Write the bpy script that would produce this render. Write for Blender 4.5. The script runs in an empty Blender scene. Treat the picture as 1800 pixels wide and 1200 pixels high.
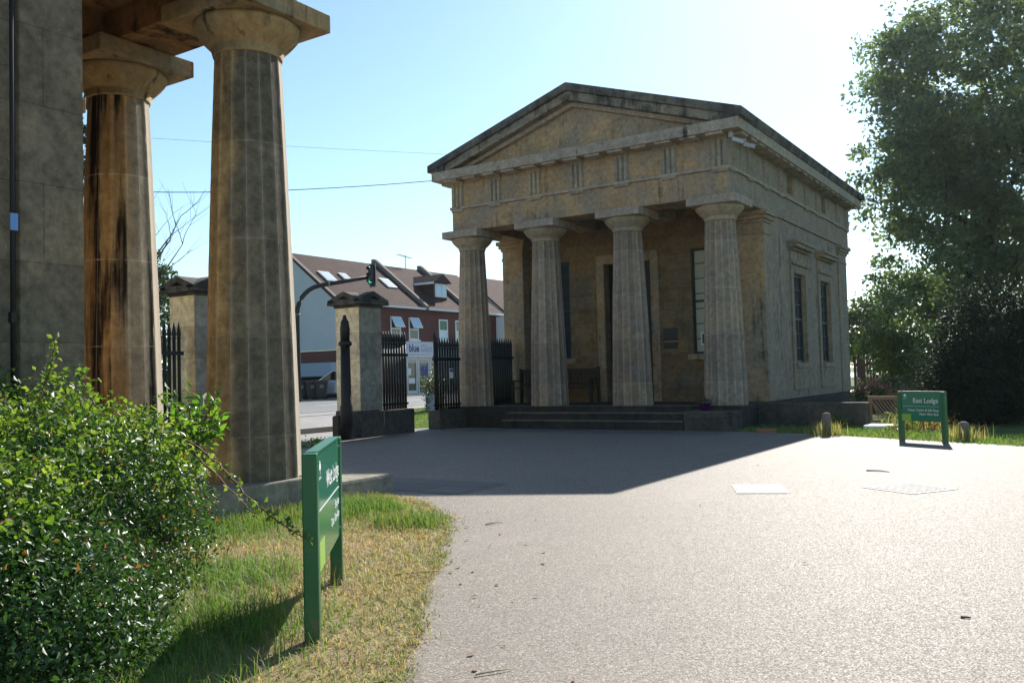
import bpy, bmesh, math, random
import numpy as np
from mathutils import Vector, Matrix
R = math.radians
random.seed(7)
rng = np.random.default_rng(11)
S = bpy.context.scene
COL = S.collection

# ------------------------------------------------------------------ camera
CAM = Vector((6.7126, -19.5407, 1.35))
F_PX, PITCH, ROLL, YAW = 1544.72, 0.0387, -0.0261, 0.5791
cd = bpy.data.cameras.new('camera'); cam = bpy.data.objects.new('camera', cd); COL.objects.link(cam)
cd.sensor_width = 36; cd.lens = 36 * F_PX / 1800; cd.clip_end = 3000; cd.clip_start = 0.05
fw = Vector((-math.sin(YAW), math.cos(YAW), 0)); rt = Vector((math.cos(YAW), math.sin(YAW), 0)); up = Vector((0, 0, 1))
fw2 = fw * math.cos(PITCH) + up * math.sin(PITCH); up2 = up * math.cos(PITCH) - fw * math.sin(PITCH)
c_, s_ = math.cos(ROLL), math.sin(ROLL)
xr = rt * c_ + up2 * s_; yu = up2 * c_ - rt * s_
cam.matrix_world = Matrix((( xr.x, yu.x, -fw2.x, CAM.x), (xr.y, yu.y, -fw2.y, CAM.y), (xr.z, yu.z, -fw2.z, CAM.z), (0, 0, 0, 1)))
S.camera = cam

# ------------------------------------------------------------------ world, sun, exposure
SUN_DIR = Vector((-0.137, 0.81, 0.57)).normalized()
EL = math.asin(SUN_DIR.z); AZ = math.atan2(SUN_DIR.x, SUN_DIR.y)
W = bpy.data.worlds.new('World'); S.world = W; W.use_nodes = True
wn = W.node_tree.nodes; wl = W.node_tree.links; wn.clear()
sky = wn.new('ShaderNodeTexSky'); sky.sky_type = 'NISHITA'; sky.sun_disc = False
sky.sun_elevation = EL; sky.sun_rotation = AZ; sky.air_density = 1.0; sky.dust_density = 0.3; sky.ozone_density = 1.2
bg = wn.new('ShaderNodeBackground'); bg.inputs['Strength'].default_value = 0.09
wo = wn.new('ShaderNodeOutputWorld'); tint = wn.new('ShaderNodeMix'); tint.data_type = 'RGBA'; tint.blend_type = 'MULTIPLY'; tint.inputs[0].default_value = 1; tint.inputs[7].default_value = (0.88, 1.0, 1.0, 1)
wl.new(sky.outputs[0], tint.inputs[6]); wl.new(tint.outputs[2], bg.inputs[0]); wl.new(bg.outputs[0], wo.inputs[0])
sd = bpy.data.lights.new('sun', 'SUN'); sd.energy = 4.6; sd.angle = R(0.53); sd.color = (1.0, 0.95, 0.87)
sun = bpy.data.objects.new('sun', sd); COL.objects.link(sun); sun.rotation_euler = SUN_DIR.to_track_quat('Z', 'Y').to_euler(); sun.location = (0, 0, 30)
S.view_settings.view_transform = 'Standard'; S.view_settings.look = 'None'; S.view_settings.gamma = 1; S.view_settings.exposure = 1.0

# ------------------------------------------------------------------ materials
def mat(name):
    m = bpy.data.materials.new(name); m.use_nodes = True; nt = m.node_tree
    p = nt.nodes['Principled BSDF']
    return m, nt, p
def nd(nt, t, **kw):
    n = nt.nodes.new(t)
    for k, v in kw.items():
        if k in n.inputs: n.inputs[k].default_value = v
        else: setattr(n, k, v)
    return n
def lk(nt, a, b): nt.links.new(a, b)
def mth(nt, op, a, b=None, clamp=False):
    n = nt.nodes.new('ShaderNodeMath'); n.operation = op; n.use_clamp = clamp
    for i, x in enumerate((a, b)):
        if x is None: continue
        if isinstance(x, (int, float)): n.inputs[i].default_value = x
        else: lk(nt, x, n.inputs[i])
    return n.outputs[0]
def mixc(nt, f, a, b, bt='MIX'):
    n = nt.nodes.new('ShaderNodeMix'); n.data_type = 'RGBA'; n.blend_type = bt
    for i, x in ((0, f), (6, a), (7, b)):
        if isinstance(x, (int, float)): n.inputs[i].default_value = x
        elif isinstance(x, tuple): n.inputs[i].default_value = (*x, 1) if len(x) == 3 else x
        else: lk(nt, x, n.inputs[i])
    return n.outputs[2]
def sstep(nt, x, lo, hi):
    n = nt.nodes.new('ShaderNodeMapRange'); n.interpolation_type = 'SMOOTHSTEP'
    n.inputs[1].default_value = lo; n.inputs[2].default_value = hi
    lk(nt, x, n.inputs[0]); return n.outputs[0]
def coords(nt, rnd=0.0, scale=None, world=False):
    if world: v = nd(nt, 'ShaderNodeNewGeometry').outputs['Position']
    else: v = nd(nt, 'ShaderNodeTexCoord').outputs['Object']
    if rnd:
        oi = nd(nt, 'ShaderNodeObjectInfo'); a = nd(nt, 'ShaderNodeVectorMath', operation='SCALE'); 
        cx = nd(nt, 'ShaderNodeCombineXYZ', Y=1.0, Z=0.0); cx.inputs[0].default_value = 1.0
        lk(nt, cx.outputs[0], a.inputs[0]); a.inputs['Scale'].default_value = rnd
        r = mth(nt, 'MULTIPLY', oi.outputs['Random'], rnd); lk(nt, r, a.inputs['Scale'])
        ad = nd(nt, 'ShaderNodeVectorMath', operation='ADD'); lk(nt, v, ad.inputs[0]); lk(nt, a.outputs[0], ad.inputs[1]); v = ad.outputs[0]
    if scale:
        mp = nd(nt, 'ShaderNodeMapping'); mp.inputs['Scale'].default_value = scale; lk(nt, v, mp.inputs[0]); v = mp.outputs[0]
    return v
def noise(nt, v, sc, det=4, rough=0.55):
    n = nd(nt, 'ShaderNodeTexNoise', Scale=sc, Detail=det, Roughness=rough); lk(nt, v, n.inputs['Vector']); return n.outputs['Fac']
def bump(nt, p, h, st, dist=0.02):
    b = nd(nt, 'ShaderNodeBump', Strength=st, Distance=dist); lk(nt, h, b.inputs['Height']); lk(nt, b.outputs[0], p.inputs['Normal']); return b

def plain(name, col, rough=0.6, spec=0.5, metal=0.0, var=0.0, sc=20, emit=0):
    m, nt, p = mat(name)
    p.inputs['Roughness'].default_value = rough; p.inputs['Specular IOR Level'].default_value = spec; p.inputs['Metallic'].default_value = metal
    if var:
        f = noise(nt, coords(nt), sc, 5)
        c = mixc(nt, f, tuple(x * (1 - var) for x in col), tuple(min(1, x * (1 + var)) for x in col)); lk(nt, c, p.inputs['Base Color'])
    else: p.inputs['Base Color'].default_value = (*col, 1)
    if emit: p.inputs['Emission Color'].default_value = (*col, 1); p.inputs['Emission Strength'].default_value = emit
    return m

def stone(name, gold, grey, dark, gbias=0.5, dmin=0.62, dmax=0.8, ndir=None, nst=0.5, course=0, block=0, drum=0, rnd=0, lichen=0.0, streak=0.5, radial=False, mott=1.0):
    m, nt, p = mat(name)
    v = coords(nt, rnd)
    n1 = noise(nt, v, 0.9, 6, 0.62)
    g = mth(nt, 'ADD', n1, gbias - 0.5)
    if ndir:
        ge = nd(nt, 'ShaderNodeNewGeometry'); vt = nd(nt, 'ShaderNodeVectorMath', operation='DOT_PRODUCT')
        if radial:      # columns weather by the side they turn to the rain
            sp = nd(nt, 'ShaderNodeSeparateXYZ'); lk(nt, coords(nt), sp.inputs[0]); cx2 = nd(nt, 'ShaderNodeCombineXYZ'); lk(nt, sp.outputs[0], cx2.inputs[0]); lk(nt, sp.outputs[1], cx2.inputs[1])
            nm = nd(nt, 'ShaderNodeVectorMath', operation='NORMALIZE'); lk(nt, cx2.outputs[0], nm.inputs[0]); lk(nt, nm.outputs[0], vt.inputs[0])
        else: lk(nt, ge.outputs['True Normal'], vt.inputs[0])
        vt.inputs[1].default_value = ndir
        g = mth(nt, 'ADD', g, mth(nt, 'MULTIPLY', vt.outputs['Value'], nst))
    g = sstep(nt, g, 0.34, 0.62)
    c = mixc(nt, g, gold, grey)
    n2 = noise(nt, v, 9, 6, 0.7)
    c = mixc(nt, 0.75 * mott, c, mixc(nt, sstep(nt, n2, 0.25, 0.75), (0.62, 0.61, 0.6), (1.32, 1.32, 1.3)), 'MULTIPLY')
    n7 = noise(nt, v, 2.3, 7, 0.75); c = mixc(nt, 0.45 * mott, c, mixc(nt, sstep(nt, n7, 0.3, 0.7), (0.62, 0.6, 0.58), (1.25, 1.25, 1.22)), 'MULTIPLY')
    vs = coords(nt, rnd, (5.0, 5.0, 0.32))
    n3 = noise(nt, vs, 1.0, 5, 0.6); n4 = noise(nt, v, 1.7, 6, 0.7)
    d = mth(nt, 'ADD', mth(nt, 'MULTIPLY', n3, streak), mth(nt, 'MULTIPLY', n4, 1 - streak))
    d = sstep(nt, d, dmin, dmax)
    c = mixc(nt, d, c, dark)
    if lichen:
        n5 = noise(nt, v, 26, 3, 0.6); c = mixc(nt, mth(nt, 'MULTIPLY', sstep(nt, n5, 0.66, 0.72), lichen), c, (0.42, 0.4, 0.36))
    hgt = mth(nt, 'ADD', mth(nt, 'MULTIPLY', noise(nt, v, 28, 5, 0.7), 0.5), mth(nt, 'MULTIPLY', n2, 0.8))
    if drum:
        sx = nd(nt, 'ShaderNodeSeparateXYZ'); lk(nt, v, sx.inputs[0])
        fz = mth(nt, 'FRACT', mth(nt, 'DIVIDE', mth(nt, 'ADD', sx.outputs[2], mth(nt, 'MULTIPLY', n1, 0.02)), drum))
        e = mth(nt, 'ABSOLUTE', mth(nt, 'SUBTRACT', fz, 0.5)); e = sstep(nt, e, 0.488, 0.496)
        c = mixc(nt, mth(nt, 'MULTIPLY', mth(nt, 'MULTIPLY', e, sstep(nt, n2, 0.35, 0.6)), 0.5), c, tuple(min(1, x * 1.9) for x in grey))
        # every drum a slightly different bed of stone
        wn_ = nd(nt, 'ShaderNodeTexWhiteNoise', noise_dimensions='1D'); lk(nt, mth(nt, 'FLOOR', mth(nt, 'DIVIDE', sx.outputs[2], drum)), wn_.inputs['W'])
        c = mixc(nt, 0.5, c, mixc(nt, wn_.outputs['Value'], (0.72, 0.72, 0.74), (1.22, 1.2, 1.15)), 'MULTIPLY')
    if course:
        sx = nd(nt, 'ShaderNodeSeparateXYZ'); lk(nt, v, sx.inputs[0])
        cb = nd(nt, 'ShaderNodeCombineXYZ'); lk(nt, mth(nt, 'ADD', sx.outputs[0], sx.outputs[1]), cb.inputs[0]); lk(nt, sx.outputs[2], cb.inputs[1])
        br = nd(nt, 'ShaderNodeTexBrick', Scale=1.0); br.inputs['Brick Width'].default_value = block or course * 2.4; br.inputs['Row Height'].default_value = course
        br.inputs['Mortar Size'].default_value = 0.006; br.inputs['Mortar Smooth'].default_value = 0.3
        br.inputs['Color1'].default_value = (0.78, 0.78, 0.8, 1); br.inputs['Color2'].default_value = (1.18, 1.16, 1.12, 1); br.inputs['Mortar'].default_value = (0.62, 0.6, 0.58, 1)
        lk(nt, cb.outputs[0], br.inputs['Vector'])
        c = mixc(nt, 0.75, c, br.outputs['Color'], 'MULTIPLY')
        hgt = mth(nt, 'SUBTRACT', hgt, mth(nt, 'MULTIPLY', br.outputs['Fac'], 0.6))
    if drum:        # each flute takes the weather a little differently
        sf = nd(nt, 'ShaderNodeSeparateXYZ'); lk(nt, coords(nt), sf.inputs[0])
        ang = mth(nt, 'FLOOR', mth(nt, 'MULTIPLY', mth(nt, 'ADD', mth(nt, 'ARCTAN2', sf.outputs[1], sf.outputs[0]), math.pi), 16 / (2 * math.pi)))
        fr = mth(nt, 'ABSOLUTE', mth(nt, 'SUBTRACT', mth(nt, 'FRACT', mth(nt, 'MULTIPLY', mth(nt, 'ADD', mth(nt, 'ARCTAN2', sf.outputs[1], sf.outputs[0]), math.pi), 16 / (2 * math.pi))), 0.5))
        oi = nd(nt, 'ShaderNodeObjectInfo'); wf = nd(nt, 'ShaderNodeTexWhiteNoise', noise_dimensions='1D'); lk(nt, mth(nt, 'ADD', ang, mth(nt, 'MULTIPLY', oi.outputs['Random'], 50)), wf.inputs['W'])
        c = mixc(nt, 0.85 if radial else 0.45, c, mixc(nt, wf.outputs['Value'], (0.55, 0.55, 0.55), (1.4, 1.38, 1.33)), 'MULTIPLY')
        c = mixc(nt, 0.8, c, mixc(nt, sstep(nt, fr, 0.25, 0.47), (0.84, 0.83, 0.82), (1.15, 1.15, 1.14)), 'MULTIPLY')      # dirt in the hollows, rubbed arrises
        if radial:      # sun-facing side painted paler to strengthen its sunlit strip
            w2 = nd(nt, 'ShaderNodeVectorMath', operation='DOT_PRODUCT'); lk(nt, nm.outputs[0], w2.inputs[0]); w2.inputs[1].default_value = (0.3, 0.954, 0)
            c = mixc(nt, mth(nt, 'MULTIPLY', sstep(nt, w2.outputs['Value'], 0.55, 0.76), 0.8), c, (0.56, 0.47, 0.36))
        c = mixc(nt, mth(nt, 'MULTIPLY', sstep(nt, fr, 0.468, 0.488), 0.45), c, (0.42, 0.37, 0.3))
    lk(nt, c, p.inputs['Base Color']); p.inputs['Roughness'].default_value = 0.92; p.inputs['Specular IOR Level'].default_value = 0.2
    bump(nt, p, hgt, 0.55, 0.012)
    return m

GOLD, GREY, BLK = (0.45, 0.30, 0.16), (0.295, 0.243, 0.19), (0.04, 0.033, 0.028)
M = {}
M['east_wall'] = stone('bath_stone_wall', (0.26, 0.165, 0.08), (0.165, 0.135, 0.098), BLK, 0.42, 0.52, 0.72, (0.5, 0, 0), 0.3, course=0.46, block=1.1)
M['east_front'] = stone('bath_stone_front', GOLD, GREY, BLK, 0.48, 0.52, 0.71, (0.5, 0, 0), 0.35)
M['east_column'] = stone('bath_stone_column', (0.36, 0.27, 0.185), (0.30, 0.25, 0.205), BLK, 0.55, 0.62, 0.8, drum=1.09, rnd=30)
M['east_cap'] = stone('bath_stone_capital', (0.4, 0.31, 0.195), (0.29, 0.255, 0.205), BLK, 0.5, 0.6, 0.8, rnd=30)
M['crust'] = stone('weather_black_stone', (0.2, 0.165, 0.125), (0.15, 0.14, 0.125), (0.05, 0.047, 0.045), 0.5, 0.38, 0.6, lichen=0.35, streak=0.3)
M['cornice'] = stone('pale_cornice_stone', (0.41, 0.325, 0.23), (0.37, 0.31, 0.25), BLK, 0.6, 0.56, 0.7)
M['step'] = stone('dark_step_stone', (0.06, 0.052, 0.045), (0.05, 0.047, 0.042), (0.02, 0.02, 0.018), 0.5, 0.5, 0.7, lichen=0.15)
M['rake'] = stone('raking_cornice_stone', (0.3, 0.24, 0.165), (0.22, 0.2, 0.17), (0.045, 0.042, 0.04), 0.5, 0.44, 0.6, lichen=0.25, streak=0.3)
M['tread'] = stone('worn_tread_stone', (0.16, 0.145, 0.12), (0.14, 0.13, 0.12), (0.05, 0.048, 0.045), 0.5, 0.52, 0.7)
M['rubble'] = stone('mossy_block_stone', (0.1, 0.088, 0.066), (0.08, 0.078, 0.068), (0.025, 0.026, 0.022), 0.5, 0.5, 0.7, course=0.3, block=0.62, lichen=0.4)
WGOLD, WGREY, WBLK = (0.47, 0.32, 0.16), (0.175, 0.145, 0.108), (0.026, 0.018, 0.013)
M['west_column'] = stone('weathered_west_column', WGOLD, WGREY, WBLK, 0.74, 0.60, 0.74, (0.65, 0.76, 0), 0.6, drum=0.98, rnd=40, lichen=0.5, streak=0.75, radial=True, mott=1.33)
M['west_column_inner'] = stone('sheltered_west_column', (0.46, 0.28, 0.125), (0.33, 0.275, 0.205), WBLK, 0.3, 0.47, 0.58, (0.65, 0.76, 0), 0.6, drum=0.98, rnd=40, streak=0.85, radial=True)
M['west_cap'] = stone('west_capital_stone', (0.38, 0.26, 0.13), (0.27, 0.22, 0.15), (0.03, 0.022, 0.016), 0.45, 0.54, 0.68, rnd=20, streak=0.7)
M['west_wall'] = stone('weathered_west_wall', (0.30, 0.22, 0.145), (0.19, 0.155, 0.11), (0.06, 0.055, 0.045), 0.55, 0.56, 0.8, course=0.62, block=1.9, lichen=0.5, mott=1.33)
M['west_beam'] = stone('west_beam_stone', (0.30, 0.165, 0.07), (0.2, 0.125, 0.07), (0.025, 0.016, 0.011), 0.42, 0.46, 0.6, streak=0.4)
M['west_block'] = stone('west_step_block', (0.3, 0.26, 0.2), (0.24, 0.22, 0.18), (0.06, 0.055, 0.045), 0.5, 0.56, 0.76, lichen=0.3)
M['pier'] = stone('gate_pier_stone', (0.82, 0.66, 0.45), (0.30, 0.28, 0.24), (0.1, 0.09, 0.08), 0.3, 0.62, 0.85, (0.9, 0.0, 0), 0.5, course=0.61, block=3.0)  # left face paler than the right: bounced light put into the colour
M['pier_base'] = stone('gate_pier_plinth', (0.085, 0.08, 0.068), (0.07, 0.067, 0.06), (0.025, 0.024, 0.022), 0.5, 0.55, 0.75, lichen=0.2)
M['iron'] = plain('black_iron', (0.012, 0.012, 0.012), 0.55, 0.4, var=0.3, sc=30)
M['dark'] = plain('dark_opening', (0.012, 0.011, 0.01), 0.8, 0.2)
M['door'] = plain('dark_door_paint', (0.015, 0.018, 0.015), 0.5, 0.4)
M['sash'] = plain('dark_green_sash', (0.02, 0.032, 0.03), 0.5, 0.4)
M['blind'] = plain('cream_blind', (0.5, 0.47, 0.36), 0.8, 0.2, var=0.08, sc=4)
M['white'] = plain('white_paint', (0.78, 0.78, 0.78), 0.5, 0.4)
M['camgrey'] = plain('pale_grey_plastic', (0.45, 0.46, 0.47), 0.5, 0.4)
M['offwhite'] = plain('off_white_frame', (0.7, 0.7, 0.68), 0.5, 0.4, var=0.1, sc=9)
m_, nt_, p_ = mat('green_sign_paint'); v_ = coords(nt_); sx_ = nd(nt_, 'ShaderNodeSeparateXYZ'); lk(nt_, v_, sx_.inputs[0])      # mud splashed up the foot of the posts, faded patches above
n_ = noise(nt_, v_, 34, 5, 0.7); f_ = mth(nt_, 'MULTIPLY', mth(nt_, 'SUBTRACT', 1.0, sstep(nt_, sx_.outputs[2], 0.02, 0.26)), sstep(nt_, n_, 0.4, 0.62))
c0_ = mixc(nt_, noise(nt_, v_, 5, 5, 0.65), (0.011, 0.095, 0.032), (0.02, 0.15, 0.055)); c0_ = mixc(nt_, mth(nt_, 'MULTIPLY', sstep(nt_, noise(nt_, v_, 60, 3), 0.66, 0.7), 0.5), c0_, (0.12, 0.2, 0.12))
lk(nt_, mixc(nt_, mth(nt_, 'MULTIPLY', f_, 0.75), c0_, (0.16, 0.12, 0.07)), p_.inputs['Base Color']); p_.inputs['Roughness'].default_value = 0.3; M['green'] = m_
M['panelgreen'] = plain('green_sign_panel', (0.024, 0.18, 0.095), 0.12, 0.5)
M['lime'] = plain('lime_square', (0.24, 0.42, 0.06), 0.4, 0.4)
M['lettering'] = plain('white_lettering', (0.75, 0.78, 0.76), 0.5, 0.4)
M['bluetext'] = plain('navy_lettering', (0.05, 0.05, 0.2), 0.5, 0.4)
M['greytext'] = plain('grey_lettering', (0.28, 0.28, 0.42), 0.5, 0.4)
M['fascia'] = plain('white_shop_fascia', (0.55, 0.58, 0.66), 0.5, 0.4)
M['red'] = plain('red_plastic', (0.35, 0.02, 0.02), 0.4, 0.5)
M['wood'] = plain('grey_bench_wood', (0.055, 0.045, 0.035), 0.7, 0.3, var=0.3, sc=30)
M['wood_fresh'] = plain('tan_timber', (0.30, 0.17, 0.09), 0.75, 0.3, var=0.25, sc=25)
M['fencewood'] = plain('brown_fence_wood', (0.085, 0.055, 0.04), 0.85, 0.2, var=0.3, sc=12)
M['post'] = plain('weathered_post', (0.2, 0.16, 0.14), 0.9, 0.2, var=0.35, sc=25)
M['bark'] = plain('bark', (0.07, 0.055, 0.042), 0.95, 0.1, var=0.4, sc=14)
M['cane'] = plain('red_brown_cane', (0.16, 0.07, 0.045), 0.7, 0.3, var=0.3, sc=30)
M['straw'] = plain('dry_straw', (0.45, 0.34, 0.19), 0.8, 0.2, var=0.25, sc=40)
M['metal'] = plain('galvanised_cover', (0.33, 0.33, 0.32), 0.6, 0.4, 0.0, var=0.2, sc=20)
M['binblack'] = plain('black_bin_plastic', (0.016, 0.016, 0.017), 0.45, 0.5)
M['rubber'] = plain('tyre_rubber', (0.015, 0.015, 0.015), 0.8, 0.2)
M['silver'] = plain('silver_car_paint', (0.5, 0.53, 0.57), 0.25, 0.5, 0.5)
M['carglass'] = plain('dark_car_glass', (0.01, 0.012, 0.014), 0.05, 0.6)
M['glass'] = plain('window_glass', (0.035, 0.05, 0.06), 0.06, 0.7)
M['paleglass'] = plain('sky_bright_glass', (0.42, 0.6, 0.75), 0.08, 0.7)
M['greenblind'] = plain('green_blind_window', (0.06, 0.16, 0.1), 0.4, 0.5)
M['greenlamp'] = plain('green_signal_lamp', (0.03, 0.9, 0.45), 0.4, 0.5, emit=0.3)
M['darklens'] = plain('dark_signal_lens', (0.03, 0.012, 0.01), 0.3, 0.5)
M['render'] = plain('grey_render', (0.5, 0.53, 0.54), 0.9, 0.2, var=0.12, sc=0.8)
M['renderwhite'] = plain('white_render', (0.6, 0.6, 0.58), 0.9, 0.2, var=0.08, sc=1.2)
M['bluegrey'] = plain('blue_grey_fascia', (0.3, 0.36, 0.45), 0.7, 0.3)
M['purple'] = plain('magenta_pot', (0.12, 0.02, 0.16), 0.5, 0.4)
M['brick1'] = plain('red_brick_piece', (0.32, 0.14, 0.09), 0.9, 0.2, var=0.2, sc=18)
M['soil'] = plain('dark_soil', (0.03, 0.024, 0.018), 0.95, 0.1, var=0.4, sc=18)
M['bronze'] = plain('dark_plaque', (0.045, 0.045, 0.047), 0.5, 0.4)
M['lead'] = plain('lead_sheet', (0.16, 0.165, 0.18), 0.6, 0.4, var=0.15, sc=3)
M['skylight'] = plain('skylight_glass', (0.55, 0.62, 0.68), 0.1, 0.7)
M['pink'] = plain('pink_petal', (0.5, 0.16, 0.2), 0.7, 0.2)
M['cream'] = plain('cream_petal', (0.6, 0.52, 0.36), 0.7, 0.2)

def brick_mat(name, c1, c2, mort, sc_w, sc_h, ax):
    m, nt, p = mat(name); v = coords(nt); sx = nd(nt, 'ShaderNodeSeparateXYZ'); lk(nt, v, sx.inputs[0])
    cb = nd(nt, 'ShaderNodeCombineXYZ'); lk(nt, mth(nt, 'ADD', sx.outputs[0], sx.outputs[1]) if ax == 'w' else sx.outputs[1], cb.inputs[0]); lk(nt, sx.outputs[2], cb.inputs[1])
    b = nd(nt, 'ShaderNodeTexBrick', Scale=1.0); b.inputs['Brick Width'].default_value = sc_w; b.inputs['Row Height'].default_value = sc_h
    b.inputs['Mortar Size'].default_value = sc_h * 0.1; b.inputs['Color1'].default_value = (*c1, 1); b.inputs['Color2'].default_value = (*c2, 1); b.inputs['Mortar'].default_value = (*mort, 1)
    lk(nt, cb.outputs[0], b.inputs['Vector'])
    n = noise(nt, v, 0.6, 5, 0.6); c = mixc(nt, 0.6, b.outputs['Color'], mixc(nt, n, (0.6, 0.6, 0.6), (1.4, 1.4, 1.4)), 'MULTIPLY')
    lk(nt, c, p.inputs['Base Color']); p.inputs['Roughness'].default_value = 0.9; p.inputs['Specular IOR Level'].default_value = 0.15
    bump(nt, p, mth(nt, 'SUBTRACT', 1.0, b.outputs['Fac']), 0.5, 0.02); return m
M['brick'] = brick_mat('red_brickwork', (0.16, 0.052, 0.042), (0.12, 0.045, 0.04), (0.15, 0.11, 0.1), 0.22, 0.075, 'w')
M['tile'] = brick_mat('brown_roof_tiles', (0.09, 0.046, 0.038), (0.065, 0.036, 0.032), (0.03, 0.019, 0.017), 0.3, 0.2, 'y')

def leafmat(name, cols, trans=0.35, rough=0.4, spec=0.45, tcol=None):
    m, nt, p = mat(name)
    ge = nd(nt, 'ShaderNodeNewGeometry'); cr = nd(nt, 'ShaderNodeValToRGB'); lk(nt, ge.outputs['Random Per Island'], cr.inputs[0])
    el = cr.color_ramp.elements
    while len(el) < len(cols): el.new(0.5)
    for i, c in enumerate(cols): el[i].position = i / (len(cols) - 1); el[i].color = (*c, 1)
    lk(nt, cr.outputs[0], p.inputs['Base Color']); p.inputs['Roughness'].default_value = rough; p.inputs['Specular IOR Level'].default_value = spec
    tr = nd(nt, 'ShaderNodeBsdfTranslucent')
    tc = mixc(nt, 1.0, cr.outputs[0], tcol or (1.6, 1.7, 0.7), 'MULTIPLY'); lk(nt, tc, tr.inputs[0])
    ms = nd(nt, 'ShaderNodeMixShader'); ms.inputs[0].default_value = trans
    lk(nt, p.outputs[0], ms.inputs[1]); lk(nt, tr.outputs[0], ms.inputs[2]); lk(nt, ms.outputs[0], nt.nodes['Material Output'].inputs[0])
    return m
M['leaf_shrub'] = leafmat('glossy_shrub_leaf', [(0.022, 0.06, 0.02), (0.035, 0.085, 0.022), (0.05, 0.11, 0.03), (0.07, 0.13, 0.03)], 0.28, 0.42, 0.4)
M['leaf_bramble'] = leafmat('bramble_leaf', [(0.055, 0.105, 0.02), (0.10, 0.17, 0.03), (0.14, 0.21, 0.04), (0.2, 0.24, 0.06)], 0.5, 0.45, 0.4)
M['leaf_bright'] = leafmat('bright_pinnate_leaf', [(0.07, 0.15, 0.022), (0.1, 0.2, 0.03), (0.13, 0.24, 0.04)], 0.5, 0.4, 0.4)
M['leaf_tree'] = leafmat('large_tree_leaf', [(0.06, 0.095, 0.062), (0.085, 0.122, 0.075), (0.11, 0.145, 0.08), (0.15, 0.17, 0.085)], 0.48, 0.5, 0.6)
M['leaf_lit'] = leafmat('garden_shrub_leaf', [(0.035, 0.065, 0.022), (0.06, 0.1, 0.03), (0.1, 0.14, 0.045)], 0.3, 0.3, 0.5)
M['leaf_yew'] = leafmat('yew_needles', [(0.010, 0.018, 0.011), (0.016, 0.028, 0.015), (0.024, 0.036, 0.018)], 0.1, 0.6, 0.25)
M['leaf_far'] = leafmat('far_tree_leaf', [(0.035, 0.065, 0.03), (0.055, 0.085, 0.035), (0.075, 0.1, 0.04)], 0.3, 0.5, 0.4)
M['leaf_conifer'] = leafmat('conifer_leaf', [(0.018, 0.035, 0.024), (0.03, 0.05, 0.03)], 0.15, 0.6, 0.3)
M['leaf_dead'] = leafmat('withered_leaf', [(0.2, 0.09, 0.035), (0.3, 0.13, 0.05), (0.24, 0.16, 0.08)], 0.3, 0.7, 0.2)

def grassmat(name, green, straw, bias):
    m, nt, p = mat(name)
    pos = coords(nt, world=True); n = noise(nt, pos, 0.85, 3, 0.5)
    ge = nd(nt, 'ShaderNodeNewGeometry')
    f = mth(nt, 'ADD', mth(nt, 'MULTIPLY', n, 1.3), mth(nt, 'MULTIPLY', ge.outputs['Random Per Island'], 0.65))
    f = sstep(nt, f, bias, bias + 0.3)
    wn_ = nd(nt, 'ShaderNodeTexWhiteNoise', noise_dimensions='1D'); lk(nt, ge.outputs['Random Per Island'], wn_.inputs['W'])
    g = mixc(nt, wn_.outputs['Value'], green, tuple(x * 1.8 for x in green)); s2 = mixc(nt, wn_.outputs['Value'], straw, tuple(x * 0.6 for x in straw))
    c = mixc(nt, f, g, s2); lk(nt, c, p.inputs['Base Color']); p.inputs['Roughness'].default_value = 0.55; p.inputs['Specular IOR Level'].default_value = 0.3
    tr = nd(nt, 'ShaderNodeBsdfTranslucent'); lk(nt, mixc(nt, 1.0, c, (1.5, 1.5, 0.9), 'MULTIPLY'), tr.inputs[0])
    ms = nd(nt, 'ShaderNodeMixShader'); ms.inputs[0].default_value = 0.4
    lk(nt, p.outputs[0], ms.inputs[1]); lk(nt, tr.outputs[0], ms.inputs[2]); lk(nt, ms.outputs[0], nt.nodes['Material Output'].inputs[0]); return m
M['grass'] = grassmat('dry_summer_grass', (0.10, 0.17, 0.035), (0.54, 0.41, 0.22), 0.74)
M['lawn'] = grassmat('green_lawn_grass', (0.09, 0.16, 0.035), (0.3, 0.26, 0.12), 1.05)

def groundmat(name, a, b, c2, big=0.6, rough=0.95):
    m, nt, p = mat(name); v = coords(nt, world=True)
    n = noise(nt, v, big, 5, 0.6); n2 = noise(nt, v, 30, 5, 0.75)
    c = mixc(nt, sstep(nt, n, 0.4, 0.62), a, b); c = mixc(nt, sstep(nt, n2, 0.42, 0.7), c, c2); lk(nt, c, p.inputs['Base Color'])
    p.inputs['Roughness'].default_value = rough; p.inputs['Specular IOR Level'].default_value = 0.15; bump(nt, p, n2, 0.8, 0.03); return m
M['earth'] = groundmat('dry_earth_ground', (0.27, 0.20, 0.115), (0.2, 0.18, 0.075), (0.38, 0.29, 0.17))
M['turf'] = groundmat('lawn_ground', (0.08, 0.13, 0.035), (0.15, 0.16, 0.05), (0.05, 0.09, 0.025))

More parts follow.
